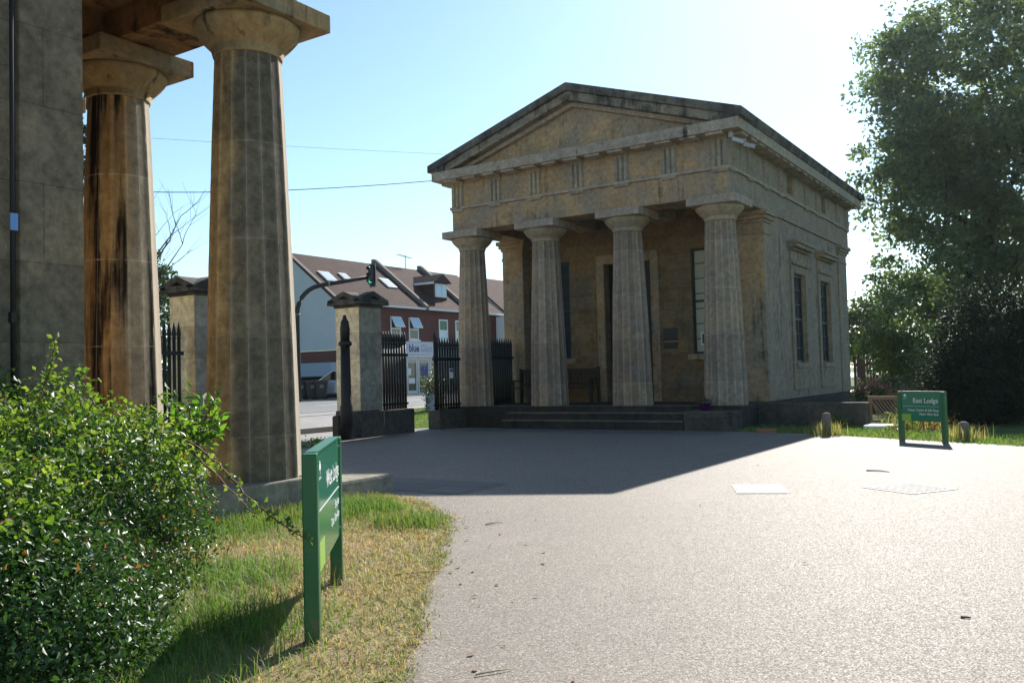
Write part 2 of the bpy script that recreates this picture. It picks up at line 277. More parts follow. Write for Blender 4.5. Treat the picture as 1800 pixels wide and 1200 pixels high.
def gravelmat():
    m, nt, p = mat('resin_bound_gravel'); v = coords(nt, world=True)
    vo = nd(nt, 'ShaderNodeTexVoronoi', Scale=130.0); lk(nt, v, vo.inputs['Vector'])
    vo2 = nd(nt, 'ShaderNodeTexVoronoi', Scale=48.0); lk(nt, v, vo2.inputs['Vector'])
    sx = nd(nt, 'ShaderNodeSeparateColor'); lk(nt, vo.outputs['Color'], sx.inputs[0])
    sx2 = nd(nt, 'ShaderNodeSeparateColor'); lk(nt, vo2.outputs['Color'], sx2.inputs[0])
    c = mixc(nt, sx.outputs[0], (0.094, 0.079, 0.064), (0.264, 0.231, 0.196)); c = mixc(nt, sstep(nt, sx.outputs[1], 0.8, 0.95), c, (0.4, 0.35, 0.31))
    c = mixc(nt, mth(nt, 'MULTIPLY', sstep(nt, sx2.outputs[0], 0.5, 1.0), 0.35), c, (0.22, 0.18, 0.15))
    n = noise(nt, v, 0.5, 5, 0.65); c = mixc(nt, 0.5, c, mixc(nt, n, (0.66, 0.66, 0.68), (1.25, 1.22, 1.17)), 'MULTIPLY')
    n6 = noise(nt, v, 2.6, 4, 0.6); c = mixc(nt, mth(nt, 'MULTIPLY', sstep(nt, n6, 0.56, 0.72), 0.3), c, (0.13, 0.11, 0.09)); n8 = noise(nt, coords(nt, world=True, scale=(0.9, 0.18, 1)), 1.0, 4, 0.6); c = mixc(nt, mth(nt, 'MULTIPLY', sstep(nt, n8, 0.55, 0.7), 0.22), c, (0.33, 0.28, 0.24))
    lk(nt, c, p.inputs['Base Color']); p.inputs['Specular IOR Level'].default_value = 0.22
    lk(nt, mth(nt, 'ADD', 0.54, mth(nt, 'MULTIPLY', sx.outputs[2], 0.35)), p.inputs['Roughness'])
    h = mth(nt, 'SUBTRACT', 1.0, vo.outputs['Distance']); h = mth(nt, 'ADD', h, mth(nt, 'MULTIPLY', sx.outputs[0], 0.6))
    bump(nt, p, h, 0.3, 0.005); return m
M['gravel'] = gravelmat()
def pavemat(name, c, var, w, h, mort, rough=0.8):
    m, nt, p = mat(name); v = coords(nt, world=True)
    b = nd(nt, 'ShaderNodeTexBrick', Scale=1.0); b.inputs['Brick Width'].default_value = w; b.inputs['Row Height'].default_value = h; b.inputs['Mortar Size'].default_value = 0.012
    b.inputs['Color1'].default_value = (*[x * (1 - var) for x in c], 1); b.inputs['Color2'].default_value = (*[x * (1 + var) for x in c], 1); b.inputs['Mortar'].default_value = (*mort, 1)
    lk(nt, v, b.inputs['Vector']); n = noise(nt, v, 3, 5, 0.65)
    cc = mixc(nt, 0.6, b.outputs['Color'], mixc(nt, n, (0.7, 0.7, 0.7), (1.3, 1.3, 1.3)), 'MULTIPLY'); lk(nt, cc, p.inputs['Base Color'])
    p.inputs['Roughness'].default_value = rough; bump(nt, p, mth(nt, 'SUBTRACT', noise(nt, v, 30, 4), b.outputs['Fac']), 0.4, 0.01); return m
M['flag'] = pavemat('grey_flagstones', (0.125, 0.115, 0.102), 0.15, 0.9, 0.6, (0.06, 0.055, 0.05))
M['pavement'] = pavemat('pale_pavement', (0.22, 0.21, 0.2), 0.06, 0.9, 0.6, (0.17, 0.16, 0.15))
M['asphalt'] = groundmat('sunlit_asphalt', (0.17, 0.17, 0.175), (0.2, 0.2, 0.2), (0.23, 0.23, 0.23), 0.4, 0.6)
M['kerb'] = plain('kerb_stone', (0.3, 0.29, 0.27), 0.8, 0.3, var=0.2, sc=8)
M['paint'] = plain('road_paint', (0.75, 0.75, 0.72), 0.6, 0.3)
M['yellow'] = plain('yellow_line_paint', (0.6, 0.45, 0.15), 0.7, 0.3)

# ------------------------------------------------------------------ mesh helpers
FLIP = [1]
class MB:
    def __init__(s): s.v = []; s.f = []; s.smooth = []
    def add(s, vs, fs, sm=False):
        o = len(s.v); s.v += [tuple(p) for p in vs]; s.f += [tuple(i + o for i in q) for q in fs]; s.smooth += [sm] * len(fs); return s
    def box(s, x0, x1, y0, y1, z0, z1):
        return s.add([(x0, y0, z0), (x1, y0, z0), (x1, y1, z0), (x0, y1, z0), (x0, y0, z1), (x1, y0, z1), (x1, y1, z1), (x0, y1, z1)],
                     [(0, 3, 2, 1), (4, 5, 6, 7), (0, 1, 5, 4), (1, 2, 6, 5), (2, 3, 7, 6), (3, 0, 4, 7)])
    def prism(s, poly, a0, a1, ax='y'):
        f = {'y': lambda p, a: (p[0], a, p[1]), 'x': lambda p, a: (a, p[0], p[1]), 'z': lambda p, a: (p[0], p[1], a)}[ax]
        n = len(poly); vs = [f(p, a0) for p in poly] + [f(p, a1) for p in poly]
        fs = [tuple(range(n))[::-1], tuple(range(n, 2 * n))] + [(i, (i + 1) % n, n + (i + 1) % n, n + i) for i in range(n)]
        return s.add(vs, fs)
    def bar(s, a, b, w, h=None):
        a, b = Vector(a), Vector(b); d = (b - a).normalized(); h = h or w
        u = d.cross(Vector((0, 0, 1)));
        if u.length < 1e-3: u = Vector((1, 0, 0))
        u.normalize(); v = d.cross(u).normalized(); vs = []
        for p in (a, b):
            for i, j in ((-1, -1), (1, -1), (1, 1), (-1, 1)): vs.append(p + u * i * w / 2 + v * j * h / 2)
        return s.add(vs, [(0, 1, 2, 3), (7, 6, 5, 4), (0, 4, 5, 1), (1, 5, 6, 2), (2, 6, 7, 3), (3, 7, 4, 0)])
    def tube(s, pts, rad, n=8, sm=True):
        pts = [Vector(p) for p in pts]; rad = rad if hasattr(rad, '__len__') else [rad] * len(pts); vs = []
        for i, p in enumerate(pts):
            d = (pts[min(i + 1, len(pts) - 1)] - pts[max(i - 1, 0)]).normalized()
            u = d.cross(Vector((0.31, 0.17, 0.93)));
            if u.length < 0.1: u = d.cross(Vector((1, 0, 0)))
            u.normalize(); v = d.cross(u)
            for k in range(n): a = 2 * math.pi * k / n; vs.append(p + (u * math.cos(a) + v * math.sin(a)) * rad[i])
        fs = [(i * n + k, i * n + (k + 1) % n, (i + 1) * n + (k + 1) % n, (i + 1) * n + k) for i in range(len(pts) - 1) for k in range(n)]
        s.add(vs, fs, sm); o = len(s.v) - len(vs)
        s.f += [tuple(o + k for k in range(n))[::-1], tuple(o + (len(pts) - 1) * n + k for k in range(n))]; s.smooth += [False, False]; return s
    def lathe(s, prof, cx=0, cy=0, n=32, sm=True):
        vs = [(cx + r * math.cos(2 * math.pi * k / n), cy + r * math.sin(2 * math.pi * k / n), z) for r, z in prof for k in range(n)]
        fs = [(i * n + k, i * n + (k + 1) % n, (i + 1) * n + (k + 1) % n, (i + 1) * n + k) for i in range(len(prof) - 1) for k in range(n)]
        o = len(s.v); s.add(vs, fs, sm)
        s.f += [tuple(o + k for k in range(n))[::-1], tuple(o + (len(prof) - 1) * n + k for k in range(n))]; s.smooth += [False, False]; return s
    def build(s, name, m, parent=None, bevel=0, recalc=True, flip=None):
        fl = FLIP[0] if flip is None else flip
        me = bpy.data.meshes.new(name); me.from_pydata([(x, y * fl, z) for x, y, z in s.v], [], s.f)
        me.polygons.foreach_set('use_smooth', s.smooth)
        if recalc:
            b = bmesh.new(); b.from_mesh(me); bmesh.ops.recalc_face_normals(b, faces=b.faces); b.to_mesh(me); b.free()
        me.materials.append(m if not isinstance(m, str) else M[m]); o = bpy.data.objects.new(name, me); COL.objects.link(o)
        if parent: o.parent = parent
        if bevel:
            md = o.modifiers.new('bevel', 'BEVEL'); md.width = bevel; md.segments = 2; md.limit_method = 'ANGLE'; md.angle_limit = R(40)
        return o
def tag(o, label=None, cat=None, group=None, kind=None):
    for k, v in (('label', label), ('category', cat), ('group', group), ('kind', kind)):
        if v: o[k] = v
    return o
def thing(name, loc, label, cat, group=None, rz=0):
    o = bpy.data.objects.new(name, None); COL.objects.link(o); o.location = loc; o.rotation_euler = (0, 0, rz); o.empty_display_size = 0.2
    return tag(o, label, cat, group)
def children(o): return [c for c in bpy.data.objects if c.parent == o]
def copy_tree(o, parent=None):
    c = o.copy(); COL.objects.link(c); c.parent = parent
    for ch in children(o): copy_tree(ch, c)
    return c
def inst(o, loc, parent=None):
    c = o.copy(); COL.objects.link(c); c.location = loc; c.parent = parent or o.parent; return c
def at(u, v, d):        # helper used while laying out: a point at forward distance d (metres) along a sight line, given in photo pixels
    X, Y = (u - 900) / F_PX, (600 - v) / F_PX; q = fw2 + xr * X + yu * Y; return CAM + q * (d / q.dot(fw))
def text(body, size, name, m, parent, mw, align='LEFT', shear=0, bold=0, depth=0.001, fitw=None):
    cu = bpy.data.curves.new('lettering', 'FONT'); cu.body = body; cu.size = size; cu.align_x = align; cu.shear = shear; cu.extrude = depth; cu.offset = bold; cu.resolution_u = 3
    t = bpy.data.objects.new('lettering', cu); COL.objects.link(t); bpy.context.view_layer.update()
    me = bpy.data.meshes.new_from_object(t.evaluated_get(bpy.context.evaluated_depsgraph_get())); bpy.data.objects.remove(t); bpy.data.curves.remove(cu)
    if fitw:
        xs = [v.co.x for v in me.vertices]; me.transform(Matrix.Diagonal((fitw / (max(xs) - min(xs)), 1, 1, 1)))
    me.transform(mw); me.name = name; me.materials.clear(); me.materials.append(M[m]); o = bpy.data.objects.new(name, me); COL.objects.link(o); o.parent = parent; return o
def frame_mw(origin, xdir, zdir=(0, 0, 1)):
    x = Vector(xdir).normalized(); y = Vector(zdir).normalized(); z = x.cross(y)
    return Matrix(((x.x, y.x, z.x, origin[0]), (x.y, y.y, z.y, origin[1]), (x.z, y.z, z.z, origin[2]), (0, 0, 0, 1)))

def leaves(name, P, size, m, parent=None, nrm=None, nj=0.8, aspect=0.55, fold=0.25, svar=0.35, droop=0.0):
    """P (N,3) leaf positions; every leaf is a folded six-vertex blade with its own tilt"""
    P = np.asarray(P, float); N = len(P)
    n = rng.normal(size=(N, 3)) * nj
    if nrm is not None: n += nrm
    n[:, 2] += 0.25
    n /= np.linalg.norm(n, axis=1, keepdims=True) + 1e-9
    a = rng.normal(size=(N, 3)); a[:, 2] -= droop; a -= (a * n).sum(1, keepdims=True) * n; a /= np.linalg.norm(a, axis=1, keepdims=True) + 1e-9
    b = np.cross(n, a)
    L = size * (1 + svar * rng.uniform(-1, 1, size=(N, 1))); Wd = L * aspect
    v = np.stack([P, P + a * L * 0.45 + b * Wd * 0.5 + n * Wd * fold, P + a * L - n * L * 0.08, P + a * L * 0.45 - b * Wd * 0.5 + n * Wd * fold, P + a * L * 0.5], 1)
    # faces: 0,1,2,4 and 0,4,2,3
    idx = np.arange(N)[:, None] * 5
    F = np.concatenate([idx + np.array([[0, 1, 2, 4]]), idx + np.array([[0, 4, 2, 3]])], 1).reshape(-1)
    me = bpy.data.meshes.new(name); me.vertices.add(N * 5); me.vertices.foreach_set('co', v.reshape(-1).astype(np.float32))
    me.loops.add(N * 8); me.loops.foreach_set('vertex_index', F.astype(np.int32)); me.polygons.add(N * 2)
    me.polygons.foreach_set('loop_start', np.arange(N * 2, dtype=np.int32) * 4); me.polygons.foreach_set('loop_total', np.full(N * 2, 4, np.int32))
    me.update(calc_edges=True); me.materials.append(M[m]); o = bpy.data.objects.new(name, me); COL.objects.link(o)
    if parent: o.parent = parent
    return o
def blades(name, P, h, w, m, parent=None, lean=0.5):
    P = np.asarray(P, float); N = len(P); hh = h * rng.uniform(0.45, 1.25, (N, 1)); th = rng.uniform(0, 2 * np.pi, N)
    d = np.stack([np.cos(th), np.sin(th), np.zeros(N)], 1); s = np.stack([-np.sin(th), np.cos(th), np.zeros(N)], 1) * w / 2
    ln = lean * rng.uniform(0.1, 1.3, (N, 1)); z = np.array([[0, 0, 1.0]])
    mid = P + z * hh * 0.55 + d * hh * ln * 0.3; tip = P + z * hh * (1 - 0.25 * ln) + d * hh * ln
    v = np.stack([P - s, P + s, mid + s * 0.7, mid - s * 0.7, tip], 1); idx = np.arange(N)[:, None] * 5
    F = np.concatenate([idx + np.array([[0, 1, 2, 3]]), idx + np.array([[3, 2, 4]])], 1)
    me = bpy.data.meshes.new(name); me.vertices.add(N * 5); me.vertices.foreach_set('co', v.reshape(-1).astype(np.float32))
    me.loops.add(N * 7); me.loops.foreach_set('vertex_index', F.reshape(-1).astype(np.int32)); me.polygons.add(N * 2)
    ls = np.stack([np.arange(N) * 7, np.arange(N) * 7 + 4], 1).reshape(-1); me.polygons.foreach_set('loop_start', ls.astype(np.int32))
    me.polygons.foreach_set('loop_total', np.tile([4, 3], N).astype(np.int32)); me.update(calc_edges=True); me.materials.append(M[m])
    o = bpy.data.objects.new(name, me); COL.objects.link(o)
    if parent: o.parent = parent
    return o
def inpoly(P, poly):
    x, y = P[:, 0], P[:, 1]; r = np.zeros(len(P), bool); n = len(poly)
    for i in range(n):
        x0, y0 = poly[i]; x1, y1 = poly[(i + 1) % n]
        c = ((y0 > y) != (y1 > y)) & (x < (x1 - x0) * (y - y0) / (y1 - y0 + 1e-12) + x0); r ^= c
    return r
def scatter(poly, n):
    q = np.array(poly); lo, hi = q.min(0), q.max(0); P = rng.uniform(lo, hi, (n, 2)); return P[inpoly(P, poly)]

# ------------------------------------------------------------------ the setting: ground, drive, road
def gz(x):          # the land rises a little from the courtyard to the street
    t = min(1, max(0, (-8.4 - x) / 5.0)); return 0.26 * t * t * (3 - 2 * t)
def strip(name, m, xs, y0, y1, dz, ny=1):
    b = MB(); ys = [y0 + (y1 - y0) * i / ny for i in range(ny + 1)]; n = len(ys)
    b.add([(x, y, gz(x) + dz) for x in xs for y in ys], [(i * n + j, (i + 1) * n + j, (i + 1) * n + j + 1, i * n + j + 1) for i in range(len(xs) - 1) for j in range(n - 1)])
    return tag(b.build(name, m, recalc=False, flip=1), kind='structure')
XS = [-1500, -400, -120, -60, -30, -20] + [-13.4 + 0.5 * i for i in range(11)] + [-8, -4, 0, 5, 10, 30, 60, 150, 500, 1500]
strip('ground', 'turf', XS, -1500, 1500, -0.008, 1)
EDGE = [(4.6, -17.6), (4.25, -16.9), (4.04, -16.47), (3.72, -15.95), (3.29, -15.4), (2.95, -14.85), (2.6, -14.3), (2.05, -13.5), (1.42, -12.7), (0.75, -12.15), (0.2, -11.9), (-0.4, -11.75)]
def wob(pts, a=0.03):
    out = []
    for (p, q) in zip(pts[:-1], pts[1:]):
        for k in range(6): t = k / 6; out.append((p[0] + (q[0] - p[0]) * t + random.uniform(-a, a), p[1] + (q[1] - p[1]) * t + random.uniform(-a, a)))
    return out + [pts[-1]]
EDGE = wob([(5.6, -20.5), (5.1, -18.6)] + EDGE)
VERGE = wob([(30, -13.0), (12.0, -6.0), (8.2, -4.3), (5.8, -3.15), (3.9, -2.25), (2.0, -1.25), (1.4, -0.95), (0.3, -0.85)], 0.02)
drive_poly = EDGE + [(-0.4, -10.5), (-8.4, -9.2), (-8.4, -1.4), (-7.8, -0.72), (0.3, -0.78)] + VERGE[::-1] + [(60, -26), (60, -60), (5.6, -60)]
b = MB(); b.add([(x, y, 0.004) for x, y in drive_poly], [tuple(range(len(drive_poly)))])
tag(b.build('drive', 'gravel', recalc=False, flip=1), kind='structure')
earth_poly = EDGE + [(-0.4, -11.75), (-0.5, -60), (5.6, -60)]
b = MB(); b.add([(x, y, 0.0) for x, y in earth_poly], [tuple(range(len(earth_poly)))]); tag(b.build('grass_bank', 'earth', recalc=False, flip=1), kind='structure')
# flagstone bands set into the gravel
b = MB(); 
for x0, x1, y0, y1 in ((-6.4, 0.2, -1.95, -0.79), (-3.4, 0.6, -11.45, -10.35), (-8.4, -6.6, -8.0, -5.0)):
    b.add([(x0, y0, 0.008), (x1, y0, 0.008), (x1, y1, 0.008), (x0, y1, 0.008)], [(0, 1, 2, 3)])
tag(b.build('flagstone_paving', 'flag', recalc=False, flip=1), kind='structure')
XR = [-13.4 + 0.5 * i for i in range(11)]
b = MB(); vs = [(x, y, gz(x)) for x in XR for y in (-9.0, -5.5, 3.6 if x < -13 else -2.7 + (-8.4 - x) * 1.3)]; b.add(vs, [(i * 3 + j, (i + 1) * 3 + j, (i + 1) * 3 + j + 1, i * 3 + j + 1) for i in range(len(XR) - 1) for j in range(2)])
tag(b.build('path', 'pavement', recalc=False, flip=1), kind='structure')
strip('pavement', 'pavement', [-15.2, -14.3, -13.35], -120, 160, 0.012)
strip('road', 'asphalt', [-28.0, -15.35], -120, 160, 0.0)
strip('pavement_far', 'pavement', [-33.4, -28.15], -120, 160, 0.06)
b = MB(); b.box(-15.34, -15.21, -120, 160, 0.1, 0.285); b.box(-28.14, -28.01, -120, 160, 0.1, 0.33); tag(b.build('kerb', 'kerb', flip=1), kind='structure')
b = MB(); b.box(-9.75, -9.6, -4.9, -1.9, -0.1, 0.17); tag(b.build('path_kerb', 'kerb', flip=1), kind='structure')
b = MB()
for x in (-15.6, -15.8): b.box(x, x + 0.08, -120, 160, 0.2, 0.264)
tag(b.build('yellow_lines', 'yellow', flip=1), kind='structure')
b = MB()
for k in range(18): b.box(-21.7, -21.58, -40 + k * 6, -37.5 + k * 6, 0.2, 0.265)
for k in range(5): b.box(-17.2 - k * 1.1, -16.7 - k * 1.1, -2.6, -0.2, 0.2, 0.265)
tag(b.build('road_markings', 'paint', flip=1), kind='structure')

# ------------------------------------------------------------------ temple lodges
WD, LEN, ZS, ZA, ZT, ZG, ZGT, ZC, ZAP, OV = 7.94, 11.96, 0.534, 5.371, 6.057, 6.78, 7.03, 7.231, 8.677, 0.44
SP = (WD - 2 * 0.379) / 3
def column_mesh(rb=0.505, rtp=0.355, z0=ZS, z1=4.84, nf=16, per=8, depth=0.095):
    b = MB(); rings = 56; vs = []; rr = random.Random(3); chip = {}; n = nf * per
    for i in range(rings + 1):
        t = i / rings; r = rb + (rtp - rb) * t + 0.012 * math.sin(math.pi * t)
        for k in range(n):
            u = (k % per) / per; q = 1 - depth * (1 - (2 * u - 1) ** 2)
            if k % per == 0: q -= abs(rr.gauss(0, 0.003)) + (rr.uniform(0.01, 0.03) if rr.random() < 0.03 else 0)
            a = 2 * math.pi * (k / n); vs.append((r * q * math.cos(a), r * q * math.sin(a), z0 + (z1 - z0) * t))
    b.add(vs, [(i * n + k, i * n + (k + 1) % n, (i + 1) * n + (k + 1) % n, (i + 1) * n + k) for i in range(rings) for k in range(n)])
    b.f += [tuple(range(n))[::-1], tuple(rings * n + k for k in range(n))]; b.smooth += [False, False]
    return b
def wall_box(b, ax, u0, u1, z0, z1, d0, d1, holes, course, groove, zbase):
    """coursed wall in the plane of axis ax ('x': runs along x) between depths d0 (face) and d1, with holes (u0,u1,z0,z1)"""
    zs = sorted({z0, z1, *[h[2] for h in holes], *[h[3] for h in holes], *([zbase + k * course for k in range(1, 40)] if course else [])}); zs = [z for z in zs if z0 - 1e-6 <= z <= z1 + 1e-6]
    for za, zb in zip(zs[:-1], zs[1:]):
        if zb - za < 0.02: continue
        cuts = sorted([h for h in holes if h[2] <= za + 1e-6 and h[3] >= zb - 1e-6]); u = u0
        for seg in [*[(h[0], h[1]) for h in cuts], (u1, u1)]:
            if seg[0] - u > 0.01:
                isc = course and any(abs(zb - (zbase + k * course)) < 1e-6 for k in range(1, 40))
                for (fa, fb, dd) in (((za, zb - groove, d0), (zb - groove, zb, d0 + (d1 - d0) * 0.1)) if isc and groove else ((za, zb, d0),)):
                    lo, hi = min(dd, d1), max(dd, d1)
                    b.box(u, seg[0], lo, hi, fa, fb) if ax == 'x' else b.box(lo, hi, u, seg[0], fa, fb)
            u = seg[1]
def sash(root, ax, u0, u1, z0, z1, d, out, nx, nz, m_pane, frame='sash', curtain=False):
    """sash window: frame with glazing bars as one mesh, pane below it"""
    f = MB(); w = 0.06
    def bx(a, c, za, zb, p, q):
        lo, hi = min(d + out * p, d + out * q), max(d + out * p, d + out * q)
        f.box(a, c, lo, hi, za, zb) if ax == 'x' else f.box(lo, hi, a, c, za, zb)
    bx(u0, u0 + w, z0, z1, 0, 0.07); bx(u1 - w, u1, z0, z1, 0, 0.07); bx(u0 + w, u1 - w, z1 - w, z1, 0, 0.07); bx(u0 + w, u1 - w, z0, z0 + w, 0, 0.07)
    bx(u0 + w, u1 - w, (z0 + z1) / 2 - 0.03, (z0 + z1) / 2 + 0.03, 0.0, 0.062)
    for i in range(1, nx): a = u0 + (u1 - u0) * i / nx; bx(a - 0.012, a + 0.012, z0 + w, z1 - w, 0.012, 0.05)
    for k in range(1, nz):
        if k * 2 == nz: continue
        a = z0 + (z1 - z0) * k / nz; bx(u0 + w, u1 - w, a - 0.012, a + 0.012, 0.014, 0.048)
    o = f.build('window', frame, root)
    g = MB(); lo, hi = min(d + out * 0.015, d + out * 0.03), max(d + out * 0.015, d + out * 0.03)
    g.box(u0 + 0.03, u1 - 0.03, lo, hi, z0 + 0.03, z1 - 0.03) if ax == 'x' else g.box(lo, hi, u0 + 0.03, u1 - 0.03, z0 + 0.03, z1 - 0.03)
    g.build('pane', m_pane, o); return o

def lodge(root, mm, flip, front_anta=2.45, anta_ret=0.6, cheek=0.76, step_x=(-5.95, -1.0), aw=0.6, fd=0.075):
    FLIP[0] = flip
    P = lambda b, n, m, bevel=0: b.build(n, mm.get(m, m), root, bevel)
    YA, YW, XF = front_anta, front_anta + 0.35, -0.05
    # podium and steps
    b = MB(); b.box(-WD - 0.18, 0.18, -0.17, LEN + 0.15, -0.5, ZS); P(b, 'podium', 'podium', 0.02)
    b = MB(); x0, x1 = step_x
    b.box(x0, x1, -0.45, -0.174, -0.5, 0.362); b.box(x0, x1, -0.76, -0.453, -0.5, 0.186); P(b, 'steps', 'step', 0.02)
    for q, (ya, yb, zt_) in enumerate(((-0.785, -0.455, 0.186), (-0.475, -0.176, 0.362))): MB().box(x0 + 0.003, x1 - 0.003, ya, yb, zt_ + 0.002, zt_ + 0.034).build('tread', mm['tread'], root, 0.012)
    MB().box(-WD - 0.2, 0.2, -0.2, 0.12, ZS + 0.001, ZS + 0.012).build('nosing', mm['tread'], root, 0.004)
    b = MB(); b.box(x1 + 0.004, 0.19, -cheek, -0.174, -0.5, 0.44); P(b, 'step_cheek', 'cheek', 0.035)
    # columns with capital
    cb = column_mesh(depth=fd); col0 = None
    for k in range(4):
        x = -WD + 0.379 + SP * k
        if col0 is None:
            col0 = cb.build('column', mm['column'], root, recalc=False, flip=1); col0.location = (x, 0.379 * flip, 0)
            c = MB(); c.lathe([(0.362, 4.835), (0.372, 4.86), (0.364, 4.866), (0.378, 4.885), (0.37, 4.891), (0.386, 4.91), (0.378, 4.916), (0.40, 4.935), (0.455, 4.985), (0.51, 5.04), (0.548, 5.09), (0.566, 5.13), (0.562, 5.172)], n=48)
            cap0 = c.build('capital', mm['cap'], col0, flip=1)
            a = MB(); a.box(-aw, aw, -aw, aw, 5.174, ZA - 0.003); ab0 = a.build('abacus', mm['abacus'], col0, 0.015, flip=1)
        else:
            c = inst(col0, (x, 0.379 * flip, 0))
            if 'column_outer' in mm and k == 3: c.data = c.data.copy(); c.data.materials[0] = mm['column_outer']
            inst(cap0, (0, 0, 0), c); inst(ab0, (0, 0, 0), c)
    # entablature
    def ring(b, x0, x1, y0, y1, t, z0, z1):
        b.box(x0, x1, y0, y0 + t, z0, z1); b.box(x0, x1, y1 - t, y1, z0, z1); b.box(x0, x0 + t, y0 + t, y1 - t, z0, z1); b.box(x1 - t, x1, y0 + t, y1 - t, z0, z1)
    b = MB(); ring(b, -WD, 0, 0, LEN, 0.758, ZA, 5.985); P(b, 'architrave', 'arch', 0.012)
    b = MB(); ring(b, -WD - 0.05, 0.05, -0.05, LEN + 0.05, 0.6, 5.987, 6.06); P(b, 'taenia', 'cornice', 0.008)
    # frieze with the two open vents on each flank
    b = MB(); b.box(-WD, 0, 0, 0.5, 6.062, ZG - 0.002); b.box(-WD, 0, LEN - 0.5, LEN, 6.062, ZG - 0.002)
    vents = [(4.75, 5.3), (8.45, 9.0)]
    for xo in (-0.5, -WD):
        y = 0.5
        for v0, v1 in vents + [(LEN - 0.5, None)]:
            b.box(xo, xo + 0.5, y, v0, 6.062, ZG - 0.002); y = v1
        for v0, v1 in vents: b.box(xo, xo + 0.5, v0, v1, 6.062, 6.16); b.box(xo, xo + 0.5, v0, v1, 6.7, ZG - 0.002)
    P(b, 'frieze', 'arch', 0.006)
    for v0, v1 in vents:
        b = MB(); b.box(-0.42, -0.3, v0 + 0.002, v1 - 0.002, 6.162, 6.698); P(b, 'vent', 'dark')
    # triglyphs: grooved slab with its regula below
    tw = 0.40
    def trig(c):
        p = [(-tw / 2, -0.0)]
        for k in range(3):
            a = -tw / 2 + tw * (k + 0.5) / 3; h = tw / 3
            p += [(a - h * 0.27, 0.06), (a + h * 0.27, 0.06)] + ([(a + h * 0.5, 0.004)] if k < 2 else [])
        p += [(tw / 2, 0)]
        if c == 'f': b = MB(); b.prism([(x, -y) for x, y in p], 6.063, 6.66, 'z'); b.box(-tw / 2 - 0.01, tw / 2 + 0.01, -0.05, 0.0, 6.66, 6.74); b.box(-tw / 2, tw / 2, -0.045, 0.0, 5.935, 5.985); [b.box(-tw / 2 + tw * (k + 0.2) / 6, -tw / 2 + tw * (k + 0.8) / 6, -0.04, 0.0, 5.91, 5.935) for k in range(6)]
        else: b = MB(); b.prism([(y, x) for x, y in p], 6.063, 6.66, 'z'); b.box(0, 0.05, -tw / 2 - 0.01, tw / 2 + 0.01, 6.66, 6.74); b.box(0, 0.045, -tw / 2, tw / 2, 5.935, 5.985)
        return b
    t0 = None
    for k in range(7):
        x = -WD + tw / 2 + (WD - tw) * k / 6
        if t0 is None: t0 = P(trig('f'), 'triglyph', 'cap'); t0.location = (x, 0, 0)
        else: inst(t0, (x, 0, 0))
    t1 = None
    for k in range(10):
        y = tw / 2 + (LEN - tw) * k / 9
        if any(v0 - 0.25 < y < v1 + 0.25 for v0, v1 in vents): continue
        if t1 is None: t1 = P(trig('s'), 'triglyph', 'arch'); t1.location = (0, y * flip, 0)
        else: inst(t1, (0, y * flip, 0))
    # cornice: geison with mutules, gutter along the flanks
    b = MB(); ring(b, -WD - OV + 0.04, OV - 0.04, -OV + 0.04, LEN + OV - 0.04, 1.0, ZG, ZGT)
    for k in range(13):
        x = -WD + tw / 2 + (WD - tw) * k / 12; b.box(x - tw / 2, x + tw / 2, -0.36, -0.03, ZG - 0.06, ZG - 0.002)
    for k in range(19):
        y = tw / 2 + (LEN - tw) * k / 18; b.box(0.03, 0.36, y - tw / 2, y + tw / 2, ZG - 0.06, ZG - 0.002); b.box(-WD - 0.36, -WD - 0.03, y - tw / 2, y + tw / 2, ZG - 0.06, ZG - 0.002)
    P(b, 'cornice', 'cornice', 0.01)
    b = MB()
    prof = [(OV - 0.5, ZGT + 0.003), (OV - 0.02, ZGT + 0.003), (OV, ZGT + 0.05), (OV + 0.05, ZC - 0.05), (OV + 0.06, ZC), (OV - 0.5, ZC + 0.11)]
    b.prism(prof, -OV + 0.02, LEN + OV - 0.04, 'y'); P(b, 'gutter_cornice', 'crust', 0.01); b = MB(); b.prism([(-WD - x, z) for x, z in prof], -OV + 0.02, LEN + OV - 0.04, 'y'); P(b, 'gutter_cornice', 'crust', 0.01)
    # pediments
    sl = (ZAP - ZC) / (WD / 2 + OV + 0.06); xm = -WD / 2
    for yf, sg in ((0, -1), (LEN, 1)):
        for (over, za, zb, nm) in ((OV + 0.02, 0.0, 0.2, 'raking_gutter'), (OV - 0.07, 0.2, 0.42, 'raking_cornice'), (0.12, 0.42, 0.53, 'raking_moulding')):
            b = MB()
            for s in (-1, 1):
                xe = OV + 0.06 if za == 0 else (OV - 0.06 if za < 0.3 else 0.3)
                def zt(dx, off): return ZAP - sl * dx - off
                dxe = WD / 2 + xe; lo = ZGT + 0.005 if za else ZGT + 0.005; pts = [(0, ZAP - za - (0.003 if za else 0)), (dxe, max(zt(dxe, za + 0.003), lo + 0.004))]
                d2 = (ZAP - zb - lo) / sl; pts += [(dxe, lo), (min(d2, dxe - 0.01), lo), (0, ZAP - zb)] if d2 < dxe else [(dxe, zt(dxe, zb)), (0, ZAP - zb)]
                y0, y1 = (yf + sg * over, yf - sg * 0.35); b.prism([(xm + s * x, z) for x, z in pts], min(y0, y1), max(y0, y1), 'y')
            P(b, nm, 'crust' if za == 0 else ('rake' if za < 0.3 else 'cornice'), 0.008)
        b = MB(); d2 = WD / 2 + 0.1; b.prism([(xm - d2, ZGT + 0.004), (xm + d2, ZGT + 0.004), (xm, ZGT + 0.004 + sl * d2)], yf - sg * 0.02, yf - sg * 0.34, 'y'); P(b, 'tympanum', 'tymp')
    b = MB()
